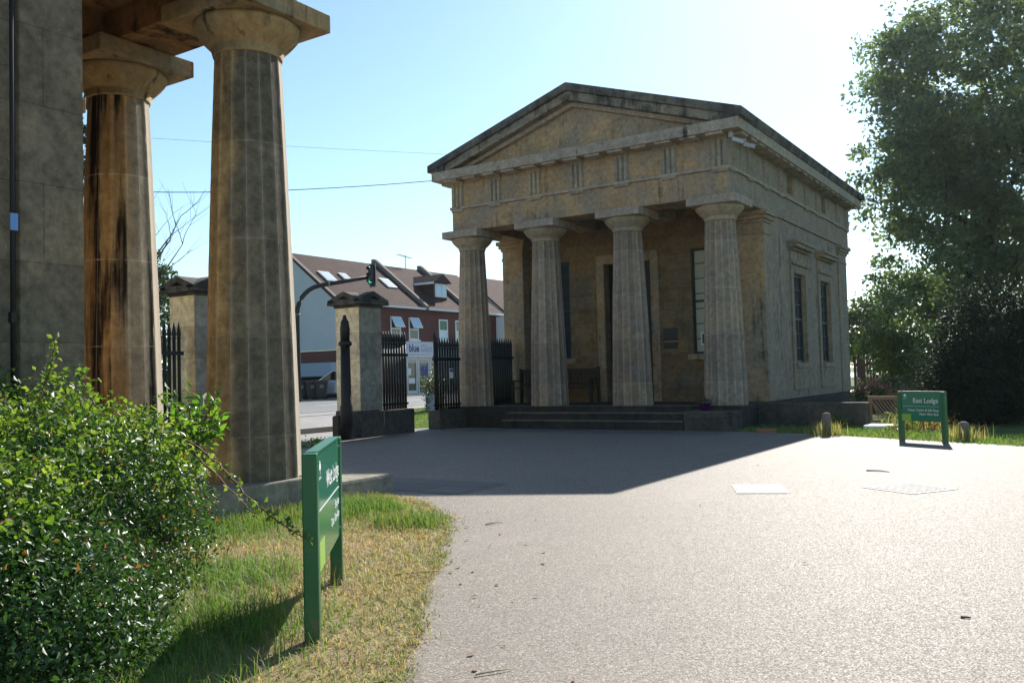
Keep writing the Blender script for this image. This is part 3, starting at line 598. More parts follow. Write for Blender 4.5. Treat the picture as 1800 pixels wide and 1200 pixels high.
    for s in (-1, 1):
        xe = WD / 2 + OV - 0.4; b.prism([(xm, ZAP - 0.03), (xm + s * xe, ZAP - 0.03 - sl * xe), (xm + s * xe, ZAP - 0.15 - sl * xe), (xm, ZAP - 0.15)], 0.36, LEN - 0.36, 'y')
    P(b, 'roof', 'lead')
    # porch back wall, antae, flanks
    xd0, xd1 = -4.70, -3.27; dtop = 4.43; wz0, wz1 = 1.80, 4.63; ww = [(-2.10, -1.0), (-6.94, -5.84)]
    b = MB(); holes = [(xd0, xd1, ZS, dtop)] + [(a, c, wz0, wz1) for a, c in ww]
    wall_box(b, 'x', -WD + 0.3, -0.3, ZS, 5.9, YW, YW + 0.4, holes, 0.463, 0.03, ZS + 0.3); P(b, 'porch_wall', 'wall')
    b = MB(); b.box(xd0 - 0.24, xd0 - 0.002, YW - 0.05, YW + 0.1, ZS + 0.002, dtop + 0.26); b.box(xd1 + 0.002, xd1 + 0.24, YW - 0.05, YW + 0.1, ZS + 0.002, dtop + 0.26); b.box(xd0 - 0.002, xd1 + 0.002, YW - 0.05, YW + 0.1, dtop + 0.002, dtop + 0.26); P(b, 'door_surround', 'arch', 0.01)
    b = MB(); b.box(xd0, xd1, YW + 0.3, YW + 0.36, ZS, dtop)
    for i in range(2):
        for (z0, z1) in ((0.8, 1.6), (1.75, 3.1), (3.25, 4.2)): x = xd0 + 0.1 + i * 0.66; b.box(x, x + 0.55, YW + 0.275, YW + 0.3, z0, z1)
    P(b, 'door', 'door')
    for a, c in ww:
        w = sash(root, 'x', a, c, wz0, wz1, YW + 0.16, -1, 3, 7, M['blind'] if a > -4 else M['glass'])
        s = MB(); s.box(a - 0.14, c + 0.14, YW - 0.07, YW + 0.12, wz0 - 0.16, wz0 - 0.003); s.build('sill', mm['arch'], w, 0.012)
    def anta(x0, x1, y0, y1, nm='anta'):
        b = MB(); b.box(x0, x1, y0, y1, ZS, 4.78)
        for k, (e, za, zb) in enumerate(((0.02, 4.782, 4.86), (0.0, 4.862, 5.07), (0.035, 5.072, 5.15), (0.085, 5.152, 5.25), (0.14, 5.252, ZA - 0.004))): b.box(x0 - e, x1 + e, y0 - e, y1 + e, za, zb)
        P(b, nm, 'anta', 0.012)
    anta(-0.72, 0.0, YA, YA + anta_ret); anta(-WD, -WD + 0.72, YA, YA + anta_ret); anta(-0.9, 0.0, LEN - 1.5, LEN - 0.4); anta(-WD, -WD + 0.9, LEN - 1.5, LEN - 0.4)
    # flank walls
    wins = [(5.1, 6.28, 1.5, 3.98), (8.02, 9.2, 1.5, 3.98)]
    b = MB(); wall_box(b, 'y', YA + anta_ret + 0.002, LEN - 1.502, ZS, ZA - 0.004, XF, -0.5, wins, 0, 0, ZS)
    b.box(-WD + 0.05, -WD + 0.5, YA + anta_ret + 0.002, LEN - 1.502, ZS, ZA - 0.004); b.box(-WD + 0.902, -0.902, LEN - 0.9, LEN - 0.45, ZS, ZA - 0.004); P(b, 'side_wall', 'flank', 0.006)
    for a, c, z0, z1 in wins:
        w = sash(root, 'y', a, c, z0, z1, -0.2, 1, 3, 6, M['glass'])
        s = MB()      # moulded surround: architrave, frieze, hood cornice, sill and apron
        s.box(XF, 0.0, a - 0.24, a - 0.02, 0.75, 4.22); s.box(XF, 0.0, c + 0.02, c + 0.24, 0.75, 4.22); s.box(XF, 0.0, a - 0.02, c + 0.02, 4.0, 4.22)
        s.box(XF, 0.06, a - 0.24, c + 0.24, 4.222, 4.34); s.box(XF, -0.015, a - 0.2, c + 0.2, 4.342, 4.62)
        s.box(XF, 0.07, a - 0.28, c + 0.28, 4.622, 4.68); s.box(XF, 0.2, a - 0.36, c + 0.36, 4.682, 4.78); s.box(XF, 0.25, a - 0.4, c + 0.4, 4.782, 4.87)
        s.box(-0.34, 0.05, a - 0.018, c + 0.018, 1.36, 1.497); s.box(XF, -0.012, a - 0.018, c + 0.018, 0.75, 1.25); s.box(XF, 0.012, a - 0.018, c + 0.018, 1.252, 1.358)
        s.build('surround', mm['flank'], w, 0.008)
    # porch floor lies on the podium; ceiling with beams
    b = MB(); b.box(-WD + 0.5, -0.5, 0.5, YW + 0.3, 5.72, 5.86)
    for k in range(1, 3): x = -WD + 0.379 + SP * k; b.box(x - 0.3, x + 0.3, 0.76, YW - 0.002, 5.42, 5.718)
    P(b, 'ceiling', 'beam'); 
    b = MB(); b.box(-WD + 0.6, -0.6, YW + 1.2, YW + 1.25, ZS, 5.8); P(b, 'inner_wall', 'dark')
    FLIP[0] = 1

east = thing('lodge', (0, 0, 0), 'golden stone temple lodge with pediment and four columns across the courtyard, seen whole', 'lodge', 'twin temple lodges at the gate')
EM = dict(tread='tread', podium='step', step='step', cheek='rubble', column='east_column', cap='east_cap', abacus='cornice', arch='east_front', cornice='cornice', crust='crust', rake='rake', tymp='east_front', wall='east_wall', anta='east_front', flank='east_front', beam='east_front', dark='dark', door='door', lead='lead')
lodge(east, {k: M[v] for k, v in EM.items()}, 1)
west = thing('lodge', (-0.46, -12.75, -0.236), 'near stone lodge with stained columns at the left edge, seen in part', 'lodge', 'twin temple lodges at the gate')
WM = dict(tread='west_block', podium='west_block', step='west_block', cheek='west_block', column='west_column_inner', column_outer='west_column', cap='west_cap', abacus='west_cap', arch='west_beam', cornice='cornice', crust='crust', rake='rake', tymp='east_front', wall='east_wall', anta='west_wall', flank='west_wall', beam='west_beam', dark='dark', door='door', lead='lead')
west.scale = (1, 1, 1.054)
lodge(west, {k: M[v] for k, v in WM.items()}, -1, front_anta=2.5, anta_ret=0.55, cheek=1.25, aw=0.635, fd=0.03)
b = MB(); FLIP[0] = -1
b.tube([(0.03, 3.12, 0.6), (0.03, 3.12, 6.0)], 0.018, 8); b.box(0.0, 0.05, 3.1, 3.14, 2.0, 2.08); b.build('cable_conduit', 'iron', west); b = MB(); b.box(0.05, 0.06, 3.09, 3.15, 2.7, 2.83); b.build('blue_tag', plain('blue_tag', (0.15, 0.3, 0.6), 0.5), west); FLIP[0] = 1

# low garden wall beside the lodge
tag(MB().box(0.186, 2.62, 0.85, 1.2, -0.2, 0.56).build('low_wall', 'rubble', None, 0.03), 'low dark mossy stone wall running from the lodge side towards the garden', 'wall')

# ------------------------------------------------------------------ gate piers, railings
def pier(x1, y0, label, rail):
    s = 0.76; x0, y1 = x1 - s, y0 + s; g = 0.016
    t = thing('gate_pier', ((x0 + x1) / 2, (y0 + y1) / 2, 0), label, 'gate pier', 'stone piers of the gateway')
    h = s / 2
    MB().box(-h - 0.03, h + 0.03, -h - 0.03, h + 0.03, -0.1, 0.62).build('plinth', 'pier_base', t, 0.03)
    MB().box(-h, h, -h, h, 0.622, 3.04).build('shaft', 'pier', t, 0.012)
    b = MB(); b.box(-h - 0.03, h + 0.03, -h - 0.03, h + 0.03, 3.042, 3.1); b.box(-h - 0.14, h + 0.14, -h - 0.14, h + 0.14, 3.102, 3.17)
    e = h + 0.13
    for ax in ('x', 'y'):
        for s1 in (-1, 1):      # a little pediment on every face
            b.prism([(-e, 3.172), (e, 3.172), (e, 3.2), (0, 3.42), (-e, 3.2)], s1 * e, s1 * (e - 0.06), ax) if False else None
        b.prism([(-e, 3.172), (-e + 0.16, 3.172), (0, 3.3), (e - 0.16, 3.172), (e, 3.172), (e, 3.22), (0, 3.42), (-e, 3.22)], -e - (0.004 if ax == 'x' else 0), e + (0.004 if ax == 'x' else 0), ax)
        b.prism([(-e + 0.14, 3.172), (e - 0.14, 3.172), (0, 3.31)], -e + 0.1, e - 0.1, ax)
        for s1 in (-1, 1):
            v = (-0.09, 0.09, 3.172, 3.225); lo, hi = sorted((s1 * (e - 0.11), s1 * (e - 0.03)))
            b.box(v[0], v[1], lo, hi, v[2], v[3]) if ax == 'y' else b.box(lo, hi, v[0], v[1], v[2], v[3])
    b.build('cap', 'crust', t, 0.01)
    return t
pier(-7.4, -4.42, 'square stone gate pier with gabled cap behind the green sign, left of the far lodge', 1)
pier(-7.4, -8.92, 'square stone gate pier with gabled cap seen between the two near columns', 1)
pk = MB(); pk.tube([(0, 0, 0.0), (0, 0, 1.62)], 0.033, 8); pk.lathe([(0.036, 1.60), (0.042, 1.62), (0.03, 1.64), (0.044, 1.69), (0.034, 1.76), (0.004, 1.92)], n=8)
PK = None
def railing(x, y0, y1, zb, n, label, plinth=True):
    global PK
    t = thing('iron_railing', (x, y0, 0), label, 'railing', 'black spearhead railings of the gate screen')
    d = y1 - y0
    if plinth: MB().box(-0.2, 0.2, 0, d, -0.1, zb).build('plinth', 'pier_base', t, 0.025)
    b = MB(); b.box(-0.025, 0.025, 0.02, d - 0.02, zb + 0.1, zb + 0.15); b.build('rail', 'iron', t); b = MB(); b.box(-0.035, 0.035, 0.02, d - 0.02, zb + 1.3, zb + 1.37); b.build('rail', 'iron', t)
    for k in range(n):
        y = 0.19 + (d - 0.29) * k / (n - 1)
        if PK is None: PK = pk.build('picket', 'iron', t); PK.location = (0, y, zb)
        else: c = PK.copy(); COL.objects.link(c); c.parent = t; c.location = (0, y, zb)
    b = MB(); b.tube([(0, 0.09, zb), (0, 0.09, zb + 1.85)], 0.035, 8); b.lathe([(0.05, zb + 1.3), (0.055, zb + 1.36), (0.05, zb + 1.42)], 0, 0.09, 10); b.lathe([(0.035, zb + 1.85), (0.045, zb + 1.9), (0.004, zb + 2.08)], 0, 0.09, 10); b.build('end_post', 'iron', t)
railing(-7.65, -1.4, -0.2, 0.5, 9, 'black spearhead railing on a low plinth joining the far lodge front')
railing(-7.62, 0.95, 2.4, 0.534, 11, 'black railing behind the leftmost column of the far lodge, closing its porch', False)
railing(-7.65, -3.62, -2.42, 0.6, 10, 'black spearhead railing fixed to the right side of the pier behind the green sign')
railing(-7.65, -11.9, -8.99, 0.6, 26, 'black spearhead railing between the near stained column and its gate pier')
# open gate leaf's iron hanging post
g = thing('gate_post', (-7.32, -4.98, 0), 'round black iron gate post with collar and pointed top against the pier', 'gate post')
b = MB(); b.lathe([(0.14, 0.0), (0.14, 0.75), (0.12, 0.8), (0.105, 2.1)], n=16); b.lathe([(0.105, 2.1), (0.15, 2.13), (0.15, 2.2), (0.105, 2.23)], n=16); b.build('shaft', 'iron', g)
b = MB(); b.lathe([(0.105, 2.232), (0.11, 2.5), (0.09, 2.66), (0.045, 2.74), (0.04, 2.8), (0.01, 2.82)], n=16); b.build('finial', 'iron', g)
MB().box(-0.35, -0.15, -0.12, 0.2, -0.1, 0.55).build('stop_stone', 'pier_base', g, 0.05)

# ------------------------------------------------------------------ green signs
def sign(pa, pb, h, label, title, lines, base, ph, pw=0.085):
    a, c = Vector((*pa, 0)), Vector((*pb, 0)); d = (c - a); L = d.length; ang = math.atan2(d.y, d.x)
    t = thing('park_sign', a, label, 'sign', 'green lodge signs', ang)     # local x runs along the board, local -y is the reading side
    for x in (0, L):
        p = MB(); p.box(x - pw / 2, x + pw / 2, -pw * 0.47, pw * 0.47, -0.1, h); p.build('post', 'green', t, 0.008)
    x0, x1 = pw / 2 + 0.002, L - pw / 2 - 0.002
    pnl = MB().box(x0, x1, -0.028, 0.028, ph, h - 0.012).build('panel', 'panelgreen', t, 0.006)
    MB().box(x0, x1, -0.034, 0.034, h - 0.01, h + 0.004).build('top_rail', 'green', t)
    for bx_ in (x0 + 0.02, x1 - 0.02):
        for bz in (ph + 0.05, h - 0.06): MB().tube([(bx_, -0.027, bz), (bx_, -0.033, bz)], 0.008, 8).build('bolt', 'lead', pnl)
    H = h - ph; w = x1 - x0; y = -0.0305
    mw = lambda x, z: frame_mw((x, y, z), (1, 0, 0))
    text(title, H * 0.225, 'title_lettering', 'lettering', pnl, mw(x1 - 0.05 * w, h - H * 0.38), 'RIGHT')
    for i, l in enumerate(lines): text(l, H * 0.11, 'small_lettering', 'lettering', pnl, mw(x1 - 0.05 * w, h - H * (0.66 + 0.125 * i)), 'RIGHT')
    MB().box(x0 + 0.04 * w, x1 - 0.04 * w, y - 0.001, y + 0.001, h - H * 0.5, h - H * 0.494).build('dividing_line', 'lettering', pnl)
    MB().box(x0 + 0.0, x0 + 0.24 * w, y - 0.0015, y + 0.001, ph + 0.004, ph + H * 0.24).build('lime_square', 'lime', pnl)
    e = MB(); cx, cz, r = x0 + 0.1 * w, h - H * 0.14, H * 0.06      # round white tree emblem
    for (ox, oz, rr) in ((0, 0.35, 0.55), (-0.5, 0.0, 0.45), (0.5, 0.0, 0.45)): e.prism([(cx + r * (ox + rr * math.cos(k * math.pi / 6)), cz + r * (oz + rr * math.sin(k * math.pi / 6))) for k in range(12)], y - 0.001 - 0.0003 * abs(ox) - 0.0001 * (ox > 0), y + 0.001, 'y')
    e.box(cx - r * 0.12, cx + r * 0.12, y - 0.0016, y + 0.001, cz - r * 1.05, cz - r * 0.0); e.build('emblem', 'lettering', pnl)
    text('ARNOS VALE', H * 0.028, 'small_lettering', 'lettering', pnl, mw(cx, cz - r * 1.7), 'CENTER')
    return t
sign((3.295, -16.27), (2.475, -15.26), 0.972, 'tall green sign standing in the dry grass, board seen nearly edge-on', 'West Lodge', ['Enquiries', 'Open 10am-4pm'], 0, 0.33)
sign((3.861, -2.443), (4.62, -2.896), 0.885, 'green sign with lime square facing the courtyard by the dark yew', 'East Lodge', ['Visitor Centre & Gift Shop', 'Open 10am-4pm'], 0, 0.36, 0.08)

# ------------------------------------------------------------------ porch and courtyard objects
def bench(loc, L, rz, label):
    t = thing('park_bench', loc, label, 'bench', 'dark wooden benches in the porch', rz)
    b = MB()
    for k in range(4): b.box(-L / 2, L / 2, -0.46 + k * 0.11, -0.37 + k * 0.11, 0.43, 0.455)
    b.build('seat', 'wood', t, 0.004)
    b = MB(); b.box(-L / 2 + 0.07, L / 2 - 0.07, -0.01, 0.03, 0.88, 0.97); b.box(-L / 2 + 0.07, L / 2 - 0.07, -0.01, 0.03, 0.5, 0.56)
    n = int(L / 0.12)
    for k in range(n): x = -L / 2 + 0.12 + (L - 0.24) * k / (n - 1); b.box(x - 0.025, x + 0.025, 0.0, 0.02, 0.562, 0.878)
    b.build('backrest', 'wood', t, 0.004)
    for x in (-L / 2 + 0.035, L / 2 - 0.035):
        MB().box(x - 0.034, x + 0.034, -0.47, -0.4, 0, 0.63).build('leg', 'wood', t); MB().box(x - 0.034, x + 0.034, -0.012, 0.06, 0, 1.0).build('leg', 'wood', t)
        MB().box(x - 0.04, x + 0.04, -0.5, -0.015, 0.632, 0.67).build('armrest', 'wood', t)
bench((-5.62, 2.62, ZS), 1.5, 0, 'dark slatted bench between the second column and the lodge door')
bench((-6.95, 2.3, ZS), 0.75, 0, 'small dark bench half hidden behind the porch railing')
def plaque(name, x, z, w, h, m, label, cat, edge=None):
    t = thing(name, (x, 2.8, z), label, cat)
    MB().box(-w / 2, w / 2, -0.03, -0.004, -h / 2, h / 2).build('plate', m, t, 0.004)
    b = MB(); b.box(-w / 2 - 0.02, w / 2 + 0.02, -0.024, -0.002, h / 2 + 0.001, h / 2 + 0.02); b.box(-w / 2 - 0.02, w / 2 + 0.02, -0.024, -0.002, -h / 2 - 0.02, -h / 2 - 0.001); b.build('frame', edge or 'iron', t)
    return t
plaque('wall_plaque', -2.74, 2.36, 0.4, 0.27, 'bronze', 'dark rectangular plaque on the wall beside the lodge window', 'plaque')
plaque('lower_plaque', -2.74, 2.05, 0.4, 0.11, 'bronze', 'narrow dark plaque just below the larger wall plaque', 'plaque')
plaque('red_notice', -3.1, 2.2, 0.16, 0.22, 'red', 'red notice on the door jamb beside the third column', 'notice')
plaque('white_notice', -3.1, 1.72, 0.12, 0.3, 'white', 'white notice on the door jamb below the red one', 'notice')
t = plaque('striped_notice', -6.2, 1.6, 0.2, 0.5, 'white', 'blue, red and white striped notice on the porch wall by the second column', 'notice'); MB().box(-0.1, 0.1, -0.034, -0.031, -0.06, 0.06).build('red_band', 'red', t); MB().box(-0.1, 0.1, -0.034, -0.031, -0.25, -0.14).build('lime_band', 'lime', t)
t = thing('window_poster', (-1.66, 2.78, 2.25), 'small dark framed picture standing in the lodge porch window', 'poster'); t.location = (-1.72, 2.87, 2.2); MB().box(-0.18, 0.18, -0.02, 0.0, -0.17, 0.17).build('frame', 'white', t); MB().box(-0.14, 0.14, -0.024, -0.0205, -0.13, 0.13).build('picture', 'bronze', t)
t = thing('railing_notice', (-7.55, -0.75, 1.45), 'small white notice tied to the railing in front of the far lodge', 'notice'); MB().box(0.0, 0.012, -0.08, 0.08, -0.13, 0.13).build('card', 'white', t); MB().box(0.0125, 0.014, -0.07, 0.07, 0.04, 0.11).build('blue_heading', 'bluetext', t)
t = thing('flower_pot', (-0.62, -0.35, 0.44), 'small purple flower pot on the step block below the rightmost column', 'flower pot')
b = MB(); b.lathe([(0.09, 0.0), (0.14, 0.16), (0.155, 0.16), (0.155, 0.19), (0.13, 0.19), (0.12, 0.15)], n=20); b.build('pot', 'purple', t)
P = rng.normal(size=(90, 3)) * (0.09, 0.09, 0.04) + (0, 0, 0.21); leaves('foliage', P, 0.06, 'leaf_lit', t)
t = thing('loose_brick', (1.1, -1.35, 0.0), 'single orange-red brick lying on the grass edge beside the steps', 'brick', rz=0.2); MB().box(-0.2, 0.2, -0.07, 0.07, 0, 0.085).build('block', 'brick1', t, 0.008); t.location = (0.95, -0.95, 0)
for i, (x, y, r, l) in enumerate(((0.12, -0.12, 0.6, 'white security camera nearer the front of the lodge cornice corner'), (0.2, 0.55, 0.25, 'white security camera on the flank side of the lodge cornice corner'))):
    t = thing('security_camera', (x, y, 6.5), l, 'camera', 'white cameras under the cornice', r)
    b = MB(); b.tube([(0, 0, 0.14), (0, 0, 0.28)], 0.06, 12); b.build('mount', 'camgrey', t); b = MB(); b.tube([(0, 0, 0.16), (0.1, -0.05, 0.1)], 0.025, 8); b.build('arm', 'camgrey', t)
    b = MB(); b.bar((0.0, -0.1, 0.08), (0.26, -0.1, 0.0), 0.085, 0.08); b.bar((-0.02, -0.1, 0.13), (0.3, -0.1, 0.035), 0.1, 0.01); b.build('housing', 'camgrey', t, 0.006)
    b = MB(); b.tube([(0.262, -0.1, -0.001), (0.272, -0.1, -0.004)], 0.03, 12); b.build('lens', 'iron', t)
for (x, y, h, l) in ((2.35, -1.6, 0.46, 'short weathered wooden bollard at the drive edge near the low wall'), (4.85, -2.3, 0.34, 'short weathered bollard beside the yew, right of the green sign')):
    t = thing('bollard', (x, y, 0), l, 'bollard', 'short posts along the drive edge'); b = MB(); b.lathe([(0.088, -0.05), (0.085, h - 0.06), (0.07, h - 0.02), (0.03, h)], n=14); b.build('post', 'post', t)
    P = rng.normal(size=(260, 2)) * 0.14; blades('grass_tuft', np.c_[P, np.zeros(len(P))], 0.3, 0.012, 'grass', t)
# inspection covers and bits lying on the drive
def cover(c, rz, w, h, label, plain_top):
    t = thing('inspection_cover', (*c, 0.004), label, 'manhole cover', None, rz)
    b = MB(); b.box(-w / 2, w / 2, -h / 2, h / 2, -0.02, 0.008)
    if not plain_top:
        for k in range(5): x = -w / 2 + 0.05 + (w - 0.1) * k / 4; b.box(x - 0.03, x + 0.03, -h / 2 + 0.03, h / 2 - 0.03, 0.0081, 0.012)
    else:
        for k in range(9): x = -w / 2 + w * (k + 0.5) / 9; b.box(x - 0.012, x + 0.012, -h / 2 + 0.02, h / 2 - 0.02, 0.0081, 0.014)
    b.build('lid', 'metal', t); b = MB(); e = 0.03
    b.box(-w / 2 - e, w / 2 + e, -h / 2 - e, -h / 2 - 0.004, -0.02, 0.006); b.box(-w / 2 - e, w / 2 + e, h / 2 + 0.004, h / 2 + e, -0.02, 0.006); b.box(-w / 2 - e, -w / 2 - 0.004, -h / 2 - 0.004, h / 2 + 0.004, -0.02, 0.006); b.box(w / 2 + 0.004, w / 2 + e, -h / 2 - 0.004, h / 2 + 0.004, -0.02, 0.006); b.build('frame', 'iron', t)
cover((3.57, -9.74), 0.42, 0.5, 0.68, 'ribbed metal inspection cover in the drive, the left one near the lodge shadow', False)
cover((5.02, -9.1), 1.0, 0.62, 0.62, 'pale square inspection cover in the drive, the right one', True)
def twig(p, q, r, label, m='straw'):
    t = MB(); a, c = Vector(p), Vector(q); mid = (a + c) / 2 + Vector((0.04, 0.06, 0.02)) * (c - a).length; t.tube([a, mid, c], [r, r * 0.9, r * 0.5], 6); return tag(t.build('twig', m, None, flip=1), label, 'twig', 'dry sticks lying about')
twig((2.72, -14.97, 0.02), (2.9, -14.72, 0.02), 0.007, 'dry stick lying across the grass edge right of the green sign')
twig((4.27, -7.55, 0.012), (4.56, -7.63, 0.012), 0.009, 'thin stick lying on the drive beyond the right inspection cover', 'post')
twig((6.09, -14.31, 0.01), (6.14, -14.3, 0.01), 0.006, 'short dark stick lying alone on the bright drive', 'wood')
twig((2.1, -13.0, 0.014), (2.16, -12.8, 0.014), 0.006, 'small dry stick on the gravel near the far grass edge')
twig((4.35, -16.3, 0.012), (4.45, -16.15, 0.012), 0.004, 'thin pale straw on the gravel by the near grass edge')
# ------------------------------------------------------------------ street: shops, signal, bins, car
bl = thing('brick_shop_building', (-30.44, 18.6, 0.25), 'red brick shop with brown tiled roof and white sign across the road', 'shop')
Z0 = 0.25; EV, RG, DP, BL = 5.85, 9.1, 4.15, 17.3
bxx = lambda b, x0, x1, y0, y1, z0, z1: b.box(x0, x1, y0, y1, z0, z1)
b = MB(); b.box(-0.3, 0.0, 0.0, BL, 3.5, EV); b.build('wall', 'brick', bl)
b = MB(); b.prism([(0, 2.9), (0, EV - 0.1), (-DP, RG - 0.08), (-2 * DP, EV - 0.1), (-2 * DP, 2.9)], 0.0, -0.25, 'y'); b.build('gable_wall', 'render', bl)
b = MB(); b.box(-2 * DP, 0.05, -0.27, -0.02, 2.1, 2.88); b.build('brick_band', 'brick', bl)
b = MB(); b.box(-2 * DP - 1, 0.15, -1.0, -0.272, 1.35, 2.15); b.build('side_fascia', 'bluegrey', bl)
b = MB(); b.box(-2 * DP - 1, 0.0, 0.3, 0.5, -0.2, 2.1); b.box(-2 * DP - 1, 0.1, -0.95, 0.29, 1.25, 1.345); b.build('garage_opening', 'dark', bl)
b = MB()
b.prism([(0.28, EV - 0.12), (-DP, RG), (-DP, RG - 0.14), (0.2, EV - 0.26)], -0.32, BL, 'y'); b.prism([(-2 * DP - 0.28, EV - 0.12), (-DP, RG), (-DP, RG - 0.14), (-2 * DP - 0.2, EV - 0.26)], -0.32, BL, 'y')
roof = b.build('roof', 'tile', bl)
MB().box(0.24, 0.36, -0.3, BL, EV - 0.22, EV - 0.08).build('gutter', 'offwhite', bl)
sl2 = (RG - EV + 0.12) / (DP + 0.28)
def on_roof(d): return RG - sl2 * d          # z at distance d from the ridge
MB().prism([(0.3, EV - 0.04), (-DP, RG + 0.08), (-DP, RG + 0.02), (0.3, EV - 0.11)], -0.36, -0.12, 'y').build('verge', 'post', bl)
for y, m in ((7.9, 'lead'), (12.9, 'lead')):
    MB().prism([(0.4, EV + 0.05), (-DP, RG + 0.35), (-DP - 0.3, RG + 0.35), (-DP - 0.3, RG - 0.1), (0.4, EV - 0.25)], y - 0.14, y + 0.14, 'y').build('parapet', 'post', bl)
def skylight(y, d, w=0.78, l=1.2):
    f = MB(); x0 = -DP + d; x1 = x0 + l * 0.8
    f.prism([(x0, on_roof(d) + 0.12), (x1, on_roof(d + l * 0.8) + 0.12), (x1, on_roof(d + l * 0.8) - 0.02), (x0, on_roof(d) - 0.02)], y - w / 2, y + w / 2, 'y'); o = f.build('skylight', 'lead', roof)
    g = MB(); g.prism([(x0 + 0.08, on_roof(d + 0.08) + 0.135), (x1 - 0.08, on_roof(d + l * 0.8 - 0.08) + 0.135), (x1 - 0.08, on_roof(d + l * 0.8 - 0.08) + 0.125), (x0 + 0.08, on_roof(d + 0.08) + 0.125)], y - w / 2 + 0.08, y + w / 2 - 0.08, 'y'); g.build('pane', 'skylight', roof)
skylight(1.05, 1.75, 1.0, 1.1); skylight(2.75, 1.7, 0.7, 0.7); skylight(6.65, 1.75, 0.95, 1.1)
# dormer between the parapets
dm = MB(); y0, y1 = 9.9, 11.9; 
dm = MB(); yc = 10.75; dm.box(-2.2, -0.75, yc - 0.75, yc + 0.75, 6.5, 7.75); o = dm.build('dormer', 'tile', bl)
MB().prism([(yc - 1.0, 7.72), (yc + 1.0, 7.72), (yc, 8.35)], -3.6, -0.45, 'x').build('dormer_roof', 'tile', o); MB().box(-3.0, -0.5, yc - 1.03, yc - 0.99, 7.6, 7.74).build('dormer_fascia', 'white', o)
MB().box(-0.74, -0.66, yc - 0.62, yc + 0.62, 6.72, 7.66).build('dormer_frame', 'white', o)
MB().box(-0.655, -0.64, yc - 0.52, yc - 0.05, 6.82, 7.58).build('pane', 'paleglass', o); MB().box(-0.655, -0.64, yc + 0.05, yc + 0.52, 6.82, 7.58).build('pane', 'paleglass', o)
# upper windows: two with their top lights pushed open
def uwin(y0, y1, z0, z1, opened, mt='glass', mb='glass'):
    f = MB(); f.box(-0.02, 0.05, y0, y0 + 0.09, z0, z1); f.box(-0.02, 0.05, y1 - 0.09, y1, z0, z1); f.box(-0.02, 0.05, y0 + 0.09, y1 - 0.09, z0, z0 + 0.09); f.box(-0.02, 0.05, y0 + 0.09, y1 - 0.09, z1 - 0.09, z1)
    zm = z0 + (z1 - z0) * 0.47; f.box(-0.02, 0.05, y0 + 0.09, y1 - 0.09, zm - 0.05, zm + 0.05); f.box(0.0, 0.14, y0 - 0.08, y1 + 0.08, z0 - 0.1, z0 - 0.003)
    w = f.build('window', 'white', bl); MB().box(0.003, 0.018, y0 + 0.07, y1 - 0.07, z0 + 0.07, zm - 0.03).build('pane', mb, w)
    if not opened: MB().box(0.003, 0.018, y0 + 0.07, y1 - 0.07, zm + 0.03, z1 - 0.07).build('pane', mt, w)
    else:
        MB().box(0.003, 0.018, y0 + 0.07, y1 - 0.07, zm + 0.03, z1 - 0.07).build('pane', 'glass', w)
        a = R(28); n = (math.cos(a), 0, math.sin(a)); q = MB(); h = z1 - zm; top = Vector((0.06, 0, z1 - 0.02)); bot = top + Vector((math.sin(a) * h, 0, -math.cos(a) * h))
        q.prism([(top.x, top.z), (bot.x, bot.z), (bot.x + 0.05 * n[0], bot.z + 0.05 * n[2]), (top.x + 0.05 * n[0], top.z + 0.05 * n[2])], y0 + 0.02, y1 - 0.02, 'y'); q.build('open_light', 'white', w)
        q = MB(); t2 = top + (bot - top) * 0.12; b2 = top + (bot - top) * 0.88; q.prism([(t2.x + 0.052 * n[0], t2.z + 0.052 * n[2]), (b2.x + 0.052 * n[0], b2.z + 0.052 * n[2]), (b2.x + 0.06 * n[0], b2.z + 0.06 * n[2]), (t2.x + 0.06 * n[0], t2.z + 0.06 * n[2])], y0 + 0.12, y1 - 0.12, 'y'); q.build('pane', 'paleglass', w)
for y0, op, mt in ((4.52, 1, 'glass'), (6.33, 1, 'glass'), (9.53, 0, 'greenblind'), (11.4, 0, 'glass'), (14.2, 0, 'glass')): uwin(y0, y0 + 0.98, 3.62, 5.08, op, mt, 'glass' if op else 'paleglass')
# shopfront
SY0 = 3.6
b = MB(); b.box(-0.28, 0.0, 0.0, SY0, -0.2, 3.498); b.box(-0.28, 0.0, 0.0 + SY0, BL, 2.1, 3.498); b.build('shop_wall', 'render', bl)
fs = MB().box(0.0, 0.16, SY0, 12.4, 2.62, 3.5).build('shop_sign', 'fascia', bl)
MB().box(0.0, 0.2, SY0, 12.4, 2.48, 2.6).build('shutter_box', 'offwhite', bl)
tx = lambda s, sz, y, m, sh, bd, fitw: text(s, sz, 'lettering', m, fs, frame_mw((0.163, y, 2.84), (0, 1, 0)), 'LEFT', sh, bd, 0.001, fitw)
tx('Bristol', 0.68, 4.45, 'greytext', 0.25, 0, 1.5); tx('blue', 0.68, 6.13, 'bluetext', 0, 0.022, 1.02); tx('Glass', 0.68, 7.28, 'greytext', 0.25, 0, 1.2); tx('founders', 0.22, 8.7, 'greytext', 0.2, 0, 0.9)
b = MB(); b.box(-0.6, -0.5, SY0, 12.4, 0.0, 2.1); b.build('shop_interior', 'dark', bl)
